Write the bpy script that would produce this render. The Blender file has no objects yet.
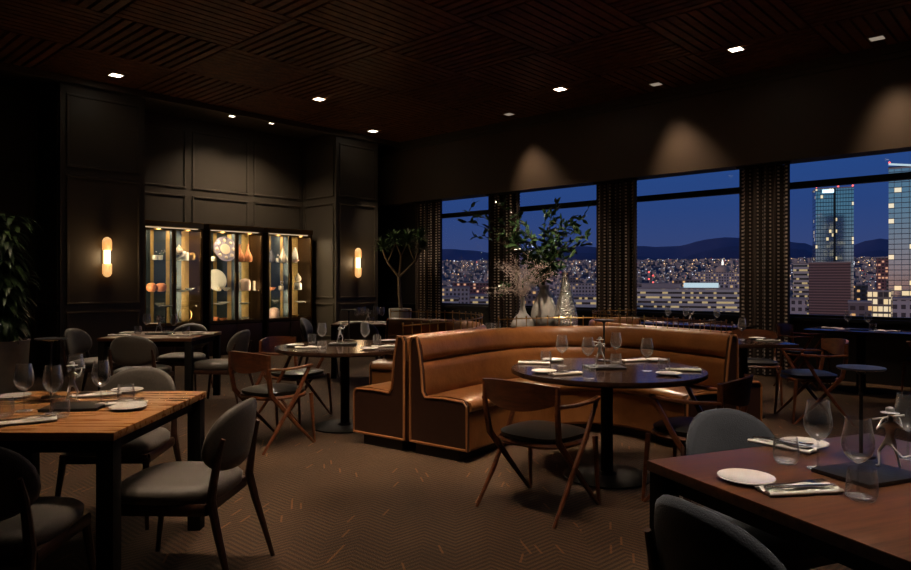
import bpy, bmesh, math, random
from math import sin, cos, pi, radians as R, sqrt, atan2, hypot, tan
from mathutils import Vector, Matrix
random.seed(7)
SC = bpy.context.scene
COL = SC.collection

# ------------------------------------------------------------------ view
TH = R(42.5); F = 682.0; CX, HY, CH = 455.5, 279.5, 1.37
def W(r, d):                      # metres right of / ahead of the viewpoint -> room axes
    return (r*cos(TH) - d*sin(TH), r*sin(TH) + d*cos(TH))
def rd(px, py, z):
    d = (CH - z)*F/(py - HY)
    return ((px - CX)/F*d, d)
def at(px, py, z):
    r, d = rd(px, py, z); return W(r, d)
def dirang(r, d):                 # heading so that local +Y points along (r, d)
    x, y = W(r, d); return atan2(y, x) - pi/2
def wallx(px, Y):                 # X on the plane y=Y
    a = math.atan((px - CX)/F) - TH
    return Y*tan(a)
def wally(px, X):
    a = math.atan((px - CX)/F) - TH
    return X/tan(a)

# ------------------------------------------------------------------ materials
def lin(c):
    return tuple(((v/255)/12.92 if v/255 <= .04045 else ((v/255+.055)/1.055)**2.4) for v in c)
def newmat(name):
    m = bpy.data.materials.new(name); m.use_nodes = True
    nt = m.node_tree; nt.nodes.clear()
    out = nt.nodes.new('ShaderNodeOutputMaterial')
    return m, nt, out
def N(nt, t, **kw):
    n = nt.nodes.new(t)
    for k, v in kw.items(): setattr(n, k, v)
    return n
def math_(nt, op, a, b=None, c=None):
    n = nt.nodes.new('ShaderNodeMath'); n.operation = op
    for i, v in enumerate((a, b, c)):
        if v is None: continue
        if hasattr(v, 'type'): nt.links.new(v, n.inputs[i])
        else: n.inputs[i].default_value = v
    return n.outputs[0]
def mixc(nt, f, a, b):
    n = nt.nodes.new('ShaderNodeMix'); n.data_type = 'RGBA'
    for i, v in ((0, f), (6, a), (7, b)):
        if hasattr(v, 'type'): nt.links.new(v, n.inputs[i])
        else: n.inputs[i].default_value = v if i == 0 else (*v[:3], 1)
    return n.outputs[2]
def pbsdf(nt, out, col, rough=.5, metal=0, spec=.5, coat=0, normal=None, emit=None, es=0, sheen=0):
    b = nt.nodes.new('ShaderNodeBsdfPrincipled')
    if hasattr(col, 'type'): nt.links.new(col, b.inputs['Base Color'])
    else: b.inputs['Base Color'].default_value = (*col[:3], 1)
    if hasattr(rough, 'type'): nt.links.new(rough, b.inputs['Roughness'])
    else: b.inputs['Roughness'].default_value = rough
    b.inputs['Metallic'].default_value = metal
    b.inputs['Specular IOR Level'].default_value = spec
    b.inputs['Coat Weight'].default_value = coat
    b.inputs['Coat Roughness'].default_value = .12
    b.inputs['Sheen Weight'].default_value = sheen
    if normal: nt.links.new(normal, b.inputs['Normal'])
    if emit is not None:
        if hasattr(emit, 'type'): nt.links.new(emit, b.inputs['Emission Color'])
        else: b.inputs['Emission Color'].default_value = (*emit[:3], 1)
        if hasattr(es, 'type'): nt.links.new(es, b.inputs['Emission Strength'])
        else: b.inputs['Emission Strength'].default_value = es
    nt.links.new(b.outputs[0], out.inputs[0])
    return b
def coords(nt, scale=(1, 1, 1), kind='Object', rot=(0, 0, 0)):
    tc = nt.nodes.new('ShaderNodeTexCoord'); mp = nt.nodes.new('ShaderNodeMapping')
    mp.inputs['Scale'].default_value = scale; mp.inputs['Rotation'].default_value = rot
    nt.links.new(tc.outputs[kind], mp.inputs[0]); return mp.outputs[0]
def noise(nt, vec, scale, detail=4, rough=.5, out=0):
    n = nt.nodes.new('ShaderNodeTexNoise'); n.inputs['Scale'].default_value = scale
    n.inputs['Detail'].default_value = detail; n.inputs['Roughness'].default_value = rough
    nt.links.new(vec, n.inputs['Vector']); return n.outputs[out]
def ramp(nt, f, stops):
    n = nt.nodes.new('ShaderNodeValToRGB'); e = n.color_ramp.elements
    while len(e) < len(stops): e.new(.5)
    for k, (p, c) in enumerate(stops):
        e[k].position = p; e[k].color = (*c[:3], 1)
    nt.links.new(f, n.inputs[0]); return n.outputs[0]
def bump(nt, h, strength=.3, dist=.01):
    n = nt.nodes.new('ShaderNodeBump'); n.inputs['Strength'].default_value = strength
    n.inputs['Distance'].default_value = dist; nt.links.new(h, n.inputs['Height']); return n.outputs[0]
def plain(name, col, rough=.5, metal=0, spec=.5, coat=0, var=0, vscale=8, bmp=0, bscale=200, sheen=0):
    m, nt, out = newmat(name)
    v = coords(nt); c = col; nrm = None
    if var:
        f = noise(nt, v, vscale)
        c = mixc(nt, f, tuple(x*(1-var) for x in col), tuple(min(1, x*(1+var)) for x in col))
    if bmp: nrm = bump(nt, noise(nt, v, bscale, 2), bmp, .003)
    pbsdf(nt, out, c, rough, metal, spec, coat, nrm, sheen=sheen)
    return m
def wood(name, dark, light, rough=.35, stretch=(1.2, 14, 14), coat=0, plank=0, rv=.12):
    m, nt, out = newmat(name)
    v = coords(nt, stretch)
    f = noise(nt, v, 2.2, 6, .62)
    col = ramp(nt, f, [(.3, dark), (.7, light)])
    if plank:
        sep = N(nt, 'ShaderNodeSeparateXYZ'); nt.links.new(coords(nt), sep.inputs[0])
        k = math_(nt, 'FLOOR', math_(nt, 'MULTIPLY', sep.outputs[1], 1/plank))
        wn = N(nt, 'ShaderNodeTexWhiteNoise', noise_dimensions='1D'); nt.links.new(k, wn.inputs['W'])
        col = mixc(nt, math_(nt, 'MULTIPLY', wn.outputs[0], .45), col, tuple(v_*.75 for v_ in dark))
    r = math_(nt, 'MULTIPLY_ADD', f, rv, rough - rv/2)
    pbsdf(nt, out, col, r, 0, .28 if name == 'espresso' else .5, coat)
    return m
def glowmat(name, col, strength):
    m, nt, out = newmat(name)
    e = N(nt, 'ShaderNodeEmission'); e.inputs[0].default_value = (*col[:3], 1); e.inputs[1].default_value = strength
    nt.links.new(e.outputs[0], out.inputs[0]); return m
def thinglass(name, tint=(.97, .98, .98), ior=1.5, boost=1.0, rough=.02, spec=(1, 1, 1)):
    m, nt, out = newmat(name)
    t = N(nt, 'ShaderNodeBsdfTransparent'); t.inputs[0].default_value = (*tint, 1)
    g = N(nt, 'ShaderNodeBsdfGlossy'); g.inputs['Roughness'].default_value = rough; g.inputs[0].default_value = (*spec, 1)
    lw = N(nt, 'ShaderNodeLayerWeight'); lw.inputs[0].default_value = .5
    fr = math_(nt, 'MULTIPLY_ADD', math_(nt, 'POWER', lw.outputs['Facing'], 3.2), .85, .045)
    mx = N(nt, 'ShaderNodeMixShader')
    nt.links.new(math_(nt, 'MINIMUM', math_(nt, 'MULTIPLY', fr, boost), 1.0), mx.inputs[0])
    nt.links.new(t.outputs[0], mx.inputs[1]); nt.links.new(g.outputs[0], mx.inputs[2])
    nt.links.new(mx.outputs[0], out.inputs[0]); return m

M = {}
M['walnut'] = wood('walnut', (.25, .105, .033), (.42, .19, .066), .28, plank=.11)
M['walnut_dark'] = wood('walnut_dark', (.06, .022, .012), (.19, .075, .035), .30, plank=.12)
M['espresso'] = wood('espresso', (.018, .009, .006), (.05, .024, .015), .15)
M['black_metal'] = plain('black_metal', (.009, .008, .007), .65, 0, .12)
M['mahogany'] = wood('mahogany', (.065, .020, .009), (.19, .062, .024), .34)
M['chair_wood'] = wood('chair_wood', (.02, .009, .006), (.06, .024, .013), .38)
M['grey_fabric'] = plain('grey_fabric', (.060, .048, .037), .52, var=.45, vscale=90, bmp=.5, bscale=260, sheen=.15)
M['blue_grey_fabric'] = plain('blue_grey_fabric', (.030, .034, .043), .8, var=.4, vscale=160, bmp=.6, bscale=260, sheen=.15)
M['black_leather'] = plain('black_leather', (.016, .015, .014), .36, bmp=.15, bscale=150)
M['blue_leather'] = plain('blue_leather', (.015, .022, .045), .4, bmp=.15, bscale=150)  # black seat leather with blue window light put into its colour
def leather():
    m, nt, out = newmat('caramel_leather'); v = coords(nt)
    f = noise(nt, v, 3.5, 5, .6); c = ramp(nt, f, [(.3, (.145, .052, .014)), (.7, (.25, .096, .029))])
    pbsdf(nt, out, c, .36, 0, .5, .1, bump(nt, noise(nt, v, 9, 5, .6), .22, .03)); return m
M['leather'] = leather()
M['piping'] = plain('leather_piping', (.30, .12, .045), .4)
M['panel_dark'] = plain('dark_panel', (.035, .014, .008), .4, var=.2)
M['plinth'] = plain('plinth_black', (.008, .006, .005), .6)
M['brass'] = plain('brass', (.52, .34, .13), .28, 1)
M['brass_dark'] = plain('aged_brass', (.20, .12, .045), .35, 1, var=.3, vscale=5)
M['bronze'] = plain('bronze_frame', (.055, .028, .012), .35, .7)
M['gold_panel'] = plain('gold_panel', (.38, .25, .09), .4, .6, var=.2, vscale=3)
M['mirror_dark'] = plain('dark_mirror', (.06, .08, .09), .3, .8)
M['shelf_glass'] = thinglass('shelf_glass', (.85, .92, .9), 1.5, 1.3)
M['door_glass'] = thinglass('door_glass', (.95, .97, .96), 1.45, 1.0)
def clearglass():
    m, nt, out = newmat('drinking_glass'); t = N(nt, 'ShaderNodeBsdfTransparent'); t.inputs[0].default_value = (.97, .97, .97, 1)
    g = N(nt, 'ShaderNodeBsdfGlossy'); g.inputs['Roughness'].default_value = .09; g.inputs[0].default_value = (1, 1, 1, 1)
    d = N(nt, 'ShaderNodeBsdfDiffuse'); d.inputs[0].default_value = (.8, .8, .8, 1)  # white diffuse mixed in towards the edges imitates rims catching light
    lw = N(nt, 'ShaderNodeLayerWeight'); lw.inputs[0].default_value = .5
    f = math_(nt, 'MULTIPLY_ADD', math_(nt, 'POWER', lw.outputs['Facing'], 2.0), .85, .07)
    m1 = N(nt, 'ShaderNodeMixShader'); m1.inputs[0].default_value = .42; nt.links.new(g.outputs[0], m1.inputs[1]); nt.links.new(d.outputs[0], m1.inputs[2])
    m2 = N(nt, 'ShaderNodeMixShader'); nt.links.new(f, m2.inputs[0]); nt.links.new(t.outputs[0], m2.inputs[1]); nt.links.new(m1.outputs[0], m2.inputs[2])
    nt.links.new(m2.outputs[0], out.inputs[0]); return m
M['glass'] = clearglass()
M['window_glass'] = thinglass('window_glass', (.96, .97, .99), 1.45, .10)
M['silver'] = plain('silver', (.78, .76, .74), .30, .55, bmp=.4, bscale=90)
M['steel'] = plain('polished_steel', (.75, .74, .72), .18, 1)
M['chrome_lamp'] = plain('brushed_lamp_metal', (.06, .06, .065), .3, .7)
M['linen'] = plain('white_linen', (.72, .69, .64), .85, bmp=.3, bscale=300)
M['china'] = plain('white_china', (.72, .68, .63), .22, coat=.4)
M['cream'] = plain('cream_ceramic', (.66, .55, .43), .4)
M['terracotta'] = plain('terracotta', (.60, .21, .09), .5, var=.15)
M['blush'] = plain('blush_ceramic', (.62, .42, .36), .5)
M['slate_ceramic'] = plain('dark_ceramic', (.05, .05, .06), .35)
M['mauve'] = plain('mauve_glaze', (.24, .22, .30), .35, var=.3, vscale=10)
M['stone_white'] = plain('stone_white', (.62, .60, .57), .7, var=.15, vscale=30, bmp=.7, bscale=60)
M['concrete'] = plain('planter_concrete', (.42, .38, .33), .8, var=.2, vscale=12, bmp=.4, bscale=80)
M['leaf'] = plain('leaf_green', (.06, .13, .045), .32, var=.5, vscale=6, coat=.3)
M['leaf_dark'] = plain('leaf_dark_green', (.045, .085, .03), .36, var=.4, vscale=6, coat=.2)
M['stem'] = plain('woody_stem', (.10, .07, .045), .8, var=.3, vscale=30)
M['bark'] = plain('pale_bark', (.26, .20, .14), .85, var=.3, vscale=25, bmp=.6, bscale=60)
M['twig_white'] = plain('bleached_twig', (.75, .62, .56), .7, var=.2, vscale=30)
M['soil'] = plain('soil', (.02, .014, .01), .95)
M['slate'] = plain('slate_tray', (.012, .012, .013), .4, bmp=.3, bscale=60)

def hammered():
    m, nt, out = newmat('hammered_silver'); v = coords(nt)
    vo = N(nt, 'ShaderNodeTexVoronoi'); vo.inputs['Scale'].default_value = 70; nt.links.new(v, vo.inputs['Vector'])
    pbsdf(nt, out, (.72, .70, .66), .22, .75, normal=bump(nt, vo.outputs[0], .9, .012)); return m
M['hammered'] = hammered()

def wallpaint(name, col):
    m, nt, out = newmat(name); v = coords(nt)
    c = mixc(nt, noise(nt, v, .7, 3), tuple(x*.85 for x in col), tuple(x*1.15 for x in col))
    pbsdf(nt, out, c, .5, normal=bump(nt, noise(nt, v, 120, 2), .08, .003)); return m
M['wall'] = wallpaint('wall_charcoal_paint', (.105, .088, .066))
M['wall_deep'] = wallpaint('wall_deep_paint', (.015, .013, .012))
M['soffit'] = wallpaint('soffit_paint', (.125, .088, .060))
M['window_frame'] = plain('window_frame_dark', (.012, .014, .017), .4, .3)

def carpet():
    m, nt, out = newmat('carpet'); v = coords(nt, rot=(0, 0, R(-42.5)))
    sep = N(nt, 'ShaderNodeSeparateXYZ'); nt.links.new(v, sep.inputs[0]); x, y = sep.outputs[0], sep.outputs[1]
    band = .34
    kx = math_(nt, 'MULTIPLY', x, 1/band)
    tri = math_(nt, 'ABSOLUTE', math_(nt, 'SUBTRACT', math_(nt, 'FRACT', kx), .5))   # zigzag
    t = math_(nt, 'ADD', y, math_(nt, 'MULTIPLY', tri, band*.9))
    s = math_(nt, 'SINE', math_(nt, 'MULTIPLY', t, 2*pi/.044))
    wob = noise(nt, v, 2.5, 3)
    s2 = math_(nt, 'MULTIPLY_ADD', s, .5, .5)
    n1 = noise(nt, v, 160, 2)
    base = ramp(nt, noise(nt, v, 1.3, 4, .6), [(.3, (.085, .045, .022)), (.7, (.165, .092, .046))])
    dark = mixc(nt, .85, base, (.022, .012, .007))
    c = mixc(nt, math_(nt, 'MULTIPLY', s2, math_(nt, 'MULTIPLY_ADD', wob, 1.0, .4)), dark, base)
    # sparse ochre strokes, slanting in alternate bands
    fl = math_(nt, 'FLOOR', kx); sgn = math_(nt, 'MULTIPLY_ADD', math_(nt, 'MODULO', math_(nt, 'ABSOLUTE', fl), 2), 2, -1)
    u = math_(nt, 'ADD', math_(nt, 'MULTIPLY', x, 1/.055), math_(nt, 'MULTIPLY', math_(nt, 'MULTIPLY', y, sgn), 4.0))
    uc = math_(nt, 'FLOOR', u); vc = math_(nt, 'FLOOR', math_(nt, 'MULTIPLY', y, 1/.11))
    cmb = N(nt, 'ShaderNodeCombineXYZ'); nt.links.new(uc, cmb.inputs[0]); nt.links.new(vc, cmb.inputs[1]); nt.links.new(fl, cmb.inputs[2])
    wn = N(nt, 'ShaderNodeTexWhiteNoise', noise_dimensions='3D'); nt.links.new(cmb.outputs[0], wn.inputs['Vector'])
    on = math_(nt, 'MULTIPLY', math_(nt, 'GREATER_THAN', wn.outputs[0], .93), math_(nt, 'LESS_THAN', math_(nt, 'ABSOLUTE', math_(nt, 'SUBTRACT', math_(nt, 'FRACT', u), .5)), .11))
    c = mixc(nt, math_(nt, 'MULTIPLY', on, .42), c, (.42, .19, .06))
    c = mixc(nt, math_(nt, 'MULTIPLY', n1, .5), c, (.03, .018, .010))
    pbsdf(nt, out, c, .95, spec=.15, normal=bump(nt, n1, .5, .01), sheen=.1); return m
M['carpet'] = carpet()

def curtainmat():
    m, nt, out = newmat('dotted_curtain')
    tc = N(nt, 'ShaderNodeUVMap'); sep = N(nt, 'ShaderNodeSeparateXYZ'); nt.links.new(tc.outputs[0], sep.inputs[0])
    u = math_(nt, 'MULTIPLY', sep.outputs[0], 1/.115); v = math_(nt, 'MULTIPLY', sep.outputs[1], 1/.054)
    fu = math_(nt, 'ABSOLUTE', math_(nt, 'SUBTRACT', math_(nt, 'FRACT', u), .5))
    fv = math_(nt, 'ABSOLUTE', math_(nt, 'SUBTRACT', math_(nt, 'FRACT', v), .5))
    dot = math_(nt, 'MULTIPLY', math_(nt, 'LESS_THAN', fu, .15), math_(nt, 'LESS_THAN', fv, .22))
    line = math_(nt, 'MULTIPLY', math_(nt, 'GREATER_THAN', fu, .36), math_(nt, 'LESS_THAN', fu, .42))
    c = mixc(nt, dot, mixc(nt, line, (.045, .030, .024), (.13, .088, .064)), (.80, .68, .58))
    pbsdf(nt, out, c, .8, sheen=.1); return m
M['curtain'] = curtainmat()

def facade(name, wall, cw, ch, lit, litcol, es, glass=(.02, .03, .05), gr=.15, band=False, mull=.12, wallrough=.8, metal=0, sill=.3):
    m, nt, out = newmat(name); v = coords(nt)
    sep = N(nt, 'ShaderNodeSeparateXYZ'); nt.links.new(v, sep.inputs[0])
    h = math_(nt, 'ADD', sep.outputs[0], sep.outputs[1])
    hu = math_(nt, 'MULTIPLY', h, 1/cw); zu = math_(nt, 'MULTIPLY', sep.outputs[2], 1/ch)
    fz = math_(nt, 'FRACT', zu); fh = math_(nt, 'FRACT', hu)
    win = math_(nt, 'GREATER_THAN', fz, sill)
    win = math_(nt, 'MULTIPLY', win, math_(nt, 'LESS_THAN', fz, .95))
    if not band:
        win = math_(nt, 'MULTIPLY', win, math_(nt, 'GREATER_THAN', fh, mull))
    cmb = N(nt, 'ShaderNodeCombineXYZ')
    nt.links.new(math_(nt, 'FLOOR', hu), cmb.inputs[0]); nt.links.new(math_(nt, 'FLOOR', zu), cmb.inputs[1])
    wn = N(nt, 'ShaderNodeTexWhiteNoise', noise_dimensions='3D'); nt.links.new(cmb.outputs[0], wn.inputs['Vector'])
    on = math_(nt, 'MULTIPLY', math_(nt, 'GREATER_THAN', wn.outputs[0], 1-lit), win)
    geo = N(nt, 'ShaderNodeNewGeometry'); sg = N(nt, 'ShaderNodeSeparateXYZ'); nt.links.new(geo.outputs['Normal'], sg.inputs[0])
    side = math_(nt, 'LESS_THAN', math_(nt, 'ABSOLUTE', sg.outputs[2]), .5)
    on = math_(nt, 'MULTIPLY', on, side); win = math_(nt, 'MULTIPLY', win, side)
    c = mixc(nt, win, wall, glass)
    r = math_(nt, 'MULTIPLY_ADD', win, gr - wallrough, wallrough)
    b = pbsdf(nt, out, c, r, metal, .5, emit=mixc(nt, wn.outputs[0], litcol, (litcol[0], litcol[1]*.85, litcol[2]*.6)), es=math_(nt, 'MULTIPLY', on, es))
    return m

# ------------------------------------------------------------------ mesh helpers
class MB:
    def __init__(s): s.v = []; s.f = []; s.uv = None
    def add(s, vs, fs):
        b = len(s.v); s.v.extend(tuple(v) for v in vs); s.f.extend(tuple(b+i for i in f) for f in fs); return s
    def box(s, x0, x1, y0, y1, z0, z1):
        return s.add([(x0,y0,z0),(x1,y0,z0),(x1,y1,z0),(x0,y1,z0),(x0,y0,z1),(x1,y0,z1),(x1,y1,z1),(x0,y1,z1)],
                     [(0,3,2,1),(4,5,6,7),(0,1,5,4),(1,2,6,5),(2,3,7,6),(3,0,4,7)])
    def tube(s, pts, rad, n=8, cap=True):
        pts = [Vector(p) for p in pts]; k = len(pts)
        if not hasattr(rad, '__len__'): rad = [rad]*k
        rings = []; up = None
        for i, p in enumerate(pts):
            t = (pts[min(i+1, k-1)] - pts[max(i-1, 0)]).normalized()
            if up is None: up = Vector((0, 0, 1)) if abs(t.z) < .9 else Vector((1, 0, 0))
            a = t.cross(up).normalized(); b = a.cross(t).normalized(); up = b
            rings.append([p + (a*cos(2*pi*j/n) + b*sin(2*pi*j/n))*rad[i] for j in range(n)])
        vs = [v for r in rings for v in r]; fs = []
        for i in range(k-1):
            for j in range(n):
                fs.append((i*n+j, i*n+(j+1) % n, (i+1)*n+(j+1) % n, (i+1)*n+j))
        if cap: fs.append(tuple(range(n-1, -1, -1))); fs.append(tuple((k-1)*n+j for j in range(n)))
        return s.add(vs, fs)
    def bar(s, pts, w, h, side=(1, 0, 0)):       # rectangular section; w along side axis, h across
        pts = [Vector(p) for p in pts]; k = len(pts); sd = Vector(side).normalized()
        if not hasattr(w, '__len__'): w = [w]*k
        if not hasattr(h, '__len__'): h = [h]*k
        vs = []
        for i, p in enumerate(pts):
            t = (pts[min(i+1, k-1)] - pts[max(i-1, 0)]).normalized()
            a = (sd - t*sd.dot(t)).normalized(); b = t.cross(a).normalized()
            for (m_, n_) in ((-1,-.6),(-.6,-1),(.6,-1),(1,-.6),(1,.6),(.6,1),(-.6,1),(-1,.6)):
                vs.append(p + a*w[i]/2*m_ + b*h[i]/2*n_)
        fs = []
        for i in range(k-1):
            for j in range(8): fs.append((i*8+j, i*8+(j+1) % 8, (i+1)*8+(j+1) % 8, (i+1)*8+j))
        fs.append(tuple(range(7, -1, -1))); fs.append(tuple((k-1)*8+j for j in range(8)))
        return s.add(vs, fs)
    def lathe(s, prof, n=24, c=(0, 0, 0), close=False, sx=1, sy=1):
        k = len(prof); vs = [(c[0]+r*cos(2*pi*j/n)*sx, c[1]+r*sin(2*pi*j/n)*sy, c[2]+z) for r, z in prof for j in range(n)]
        fs = []
        rng = range(k if close else k-1)
        for i in rng:
            i2 = (i+1) % k
            for j in range(n): fs.append((i*n+j, i*n+(j+1) % n, i2*n+(j+1) % n, i2*n+j))
        if not close:
            fs.append(tuple(range(n-1, -1, -1))); fs.append(tuple((k-1)*n+j for j in range(n)))
        return s.add(vs, fs)
    def prism(s, poly, z0, z1):
        n = len(poly); a = sum(poly[i][0]*poly[(i+1)%n][1]-poly[(i+1)%n][0]*poly[i][1] for i in range(n))
        if a < 0: poly = poly[::-1]
        vs = [(x, y, z0) for x, y in poly] + [(x, y, z1) for x, y in poly]
        fs = [tuple(range(n-1, -1, -1)), tuple(range(n, 2*n))] + [(i, (i+1) % n, n+(i+1) % n, n+i) for i in range(n)]
        return s.add(vs, fs)
    def sheet(s, P, th, closeu=False):           # grid of points P[i][j] thickened along normal approx
        a = len(P); b = len(P[0]); P = [[Vector(p) for p in row] for row in P]
        nr = [[None]*b for _ in range(a)]
        for i in range(a):
            for j in range(b):
                du = P[min(i+1, a-1)][j]-P[max(i-1, 0)][j]; dv = P[i][min(j+1, b-1)]-P[i][max(j-1, 0)]
                nn = du.cross(dv); nr[i][j] = nn.normalized() if nn.length > 1e-12 else Vector((0, 0, 1))
        vs = [P[i][j] for i in range(a) for j in range(b)] + [P[i][j]-nr[i][j]*th for i in range(a) for j in range(b)]
        q = a*b; fs = []
        for i in range(a-1):
            for j in range(b-1):
                o = i*b+j; fs.append((o, o+b, o+b+1, o+1)); fs.append((q+o, q+o+1, q+o+b+1, q+o+b))
        for j in range(b-1):
            fs.append((j, j+1, q+j+1, q+j)); o = (a-1)*b+j; fs.append((o+1, o, q+o, q+o+1))
        for i in range(a-1):
            o = i*b; fs.append((o+b, o, q+o, q+o+b)); o = i*b+b-1; fs.append((o, o+b, q+o+b, q+o))
        return s.add(vs, fs)
    def xf(s, mat, start=0):
        for i in range(start, len(s.v)): s.v[i] = tuple(mat @ Vector(s.v[i]))
        return s
    def build(s, name, mat, parent=None, loc=(0,0,0), rz=0, smooth=True, bev=0, seg=2, ang=35, subd=0, recalc=True):
        me = bpy.data.meshes.new(name); me.from_pydata(s.v, [], s.f); me.update()
        if recalc or bev:
            bm = bmesh.new(); bm.from_mesh(me)
            bmesh.ops.recalc_face_normals(bm, faces=bm.faces)
            if bev:
                ed = [e for e in bm.edges if len(e.link_faces) == 2 and e.calc_face_angle(0) > R(40)]
                bmesh.ops.bevel(bm, geom=ed, offset=bev, segments=seg, affect='EDGES', profile=.6)
            bm.to_mesh(me); bm.free()
        if smooth:
            me.shade_smooth(); me.set_sharp_from_angle(angle=R(ang))
        if mat is not None: me.materials.append(M[mat] if isinstance(mat, str) else mat)
        o = bpy.data.objects.new(name, me); COL.objects.link(o)
        o.location = loc; o.rotation_euler = (0, 0, rz)
        if parent is not None: o.parent = parent
        if subd:
            md = o.modifiers.new('s', 'SUBSURF'); md.levels = subd; md.render_levels = subd
        return o
def tag(o, label, cat, group=None, kind=None):
    if label: o['label'] = label
    if cat: o['category'] = cat
    if group: o['group'] = group
    if kind: o['kind'] = kind
    return o
def thing(name, label, cat, loc=(0, 0, 0), rz=0, group=None):
    o = bpy.data.objects.new(name, None); COL.objects.link(o); o.empty_display_size = .1
    o.location = loc; o.rotation_euler = (0, 0, rz); return tag(o, label, cat, group)
def struct(o): o['kind'] = 'structure'; return o
KIDS = {}
def kids(o): return [c for c in bpy.data.objects if c.parent == o]
def dup(root, loc, rz=0, label=None, group=None, scale=None, swap=None):
    if root.name not in KIDS: KIDS[root.name] = [(c, kids(c)) for c in kids(root)]
    r = root.copy(); COL.objects.link(r); r.location = loc; r.rotation_euler = (0, 0, rz)
    if scale: r.scale = scale
    if label: r['label'] = label
    if group: r['group'] = group
    for ch, gs in KIDS[root.name]:
        c = ch.copy(); COL.objects.link(c); c.parent = r
        if swap and ch.data and ch.data.materials and ch.data.materials[0].name in swap:
            c.data = recol(ch.data, swap[ch.data.materials[0].name])
        for g in gs:
            d = g.copy(); COL.objects.link(d); d.parent = c
    return r
_rc = {}
def recol(me, matname):
    k = (me.name, matname)
    if k not in _rc:
        m2 = me.copy(); m2.materials.clear(); m2.materials.append(M[matname]); _rc[k] = m2
    return _rc[k]
class Proto:                       # the first placement moves the original, later ones copy it
    def __init__(s, root): s.root = root; s.used = False
    def put(s, loc, rz, label, group=None, scale=None, swap=None):
        if not s.used and not swap:
            s.used = True; KIDS[s.root.name] = [(c, kids(c)) for c in kids(s.root)]
            s.root.location = loc; s.root.rotation_euler = (0, 0, rz); s.root['label'] = label
            if group: s.root['group'] = group
            if scale: s.root.scale = scale
            return s.root
        r = dup(s.root, loc, rz, label, group, scale, swap)
        if not group and 'group' in r.keys(): del r['group']
        if scale is None: r.scale = (1, 1, 1)
        return r
def catmull(P, n=6):
    P = [Vector(p) for p in P]; out = []
    for i in range(len(P)-1):
        p0 = P[i-1] if i else P[0]*2-P[1]; p1 = P[i]; p2 = P[i+1]; p3 = P[i+2] if i+2 < len(P) else P[-1]*2-P[-2]
        for k in range(n):
            t = k/n
            out.append(.5*((2*p1)+(-p0+p2)*t+(2*p0-5*p1+4*p2-p3)*t*t+(-p0+3*p1-3*p2+p3)*t**3))
    out.append(P[-1]); return out

# ------------------------------------------------------------------ world
wd = bpy.data.worlds.new('dusk'); SC.world = wd; wd.use_nodes = True
nt = wd.node_tree; nt.nodes.clear()
wo = N(nt, 'ShaderNodeOutputWorld'); bg = N(nt, 'ShaderNodeBackground')
tc = N(nt, 'ShaderNodeTexCoord'); sp = N(nt, 'ShaderNodeSeparateXYZ'); nt.links.new(tc.outputs['Generated'], sp.inputs[0])
east = ramp(nt, math_(nt, 'ADD', sp.outputs[2], .1), [(0, lin((26, 26, 46))), (.13, lin((56, 70, 116))), (.20, lin((42, 68, 124))), (.30, lin((34, 74, 138))), (.62, lin((14, 36, 86)))])
west = ramp(nt, math_(nt, 'ADD', sp.outputs[2], .1), [(0, (.05, .05, .07)), (.085, (.60, .28, .17)), (.125, (.36, .34, .36)), (.19, (.13, .33, .45)), (.35, (.05, .15, .32)), (.7, (.01, .04, .12))])
side = math_(nt, 'MULTIPLY_ADD', sp.outputs[1], -1.2, .1); side = math_(nt, 'MAXIMUM', math_(nt, 'MINIMUM', side, 1.0), 0.0)
nt.links.new(mixc(nt, side, east, west), bg.inputs[0]); bg.inputs[1].default_value = 1.0
nt.links.new(bg.outputs[0], wo.inputs[0])

# ------------------------------------------------------------------ room shell
YW, YS, ZC, ZS, ZT = 10.3, 10.0, 4.29, 3.01, 3.07
XL, XC, XR0, XR = -10.7, -10.8, -11.9, 5.5
YB = -2.6; SILL = .83
C1 = (wally(60, XC), wally(145, XC)); C2 = (wally(336, XC), wally(378, XC))
struct(MB().box(XR0-.2, XR+.2, YB-.2, YW+.3, -.12, 0).build('floor', 'carpet', smooth=False))
# window wall: strip under the sill, piers behind the curtains, head above
piers = [(415, 441), (488, 520), (596, 637), (739, 790)]
PX = [(wallx(a, YW)+.16, wallx(b, YW)-.20) for a, b in piers]
PX += [(1.3, 2.1)]
mb = MB().box(XR0-.2, XR+.2, YW, YW+.25, 0, SILL).box(XR0-.2, XR+.2, YW, YW+.25, ZT+.02, ZC)
edges = [XR0-.2, PX[0][1]] + [v for p in PX[1:] for v in p] + [4.6, XR+.2]
for i in range(0, len(edges), 2): mb.box(edges[i], edges[i+1], YW, YW+.25, SILL, ZT+.02)
struct(mb.build('wall_window', 'wall_deep', smooth=False))
for i in range(len(edges)//2-1):
    x0, x1 = edges[2*i+1], edges[2*i+2]
    w = bpy.data.objects.new('window_%d' % (i+1), None); COL.objects.link(w); w.location = ((x0+x1)/2, YW+.08, SILL); struct(w)
    h = (x1-x0)/2; H = ZT-SILL
    zt = 2.70-SILL
    MB().box(-h, h, -.05, .05, 0, .05).box(-h, h, -.05, .05, H-.05, H).box(-h, -h+.05, -.05, .05, .05, H-.05).box(h-.05, h, -.05, .05, .05, H-.05)\
        .box(-h+.05, h-.05, -.05, .05, zt-.045, zt+.045).build('frame', 'window_frame', w, smooth=False)
    MB().box(-h+.05, h-.05, -.006, .006, .05, H-.05).build('pane', 'window_glass', w, smooth=False)
struct(MB().box(XR0, XR, YW-.10, YW-.001, SILL-.03, SILL+.015).build('trim_1', 'window_frame', smooth=False))
# soffit over the windows
struct(MB().box(wallx(384, YS)-1.2, XR, YS, YW+.0, ZS, ZC).build('wall_soffit', 'soffit', smooth=False))
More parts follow.
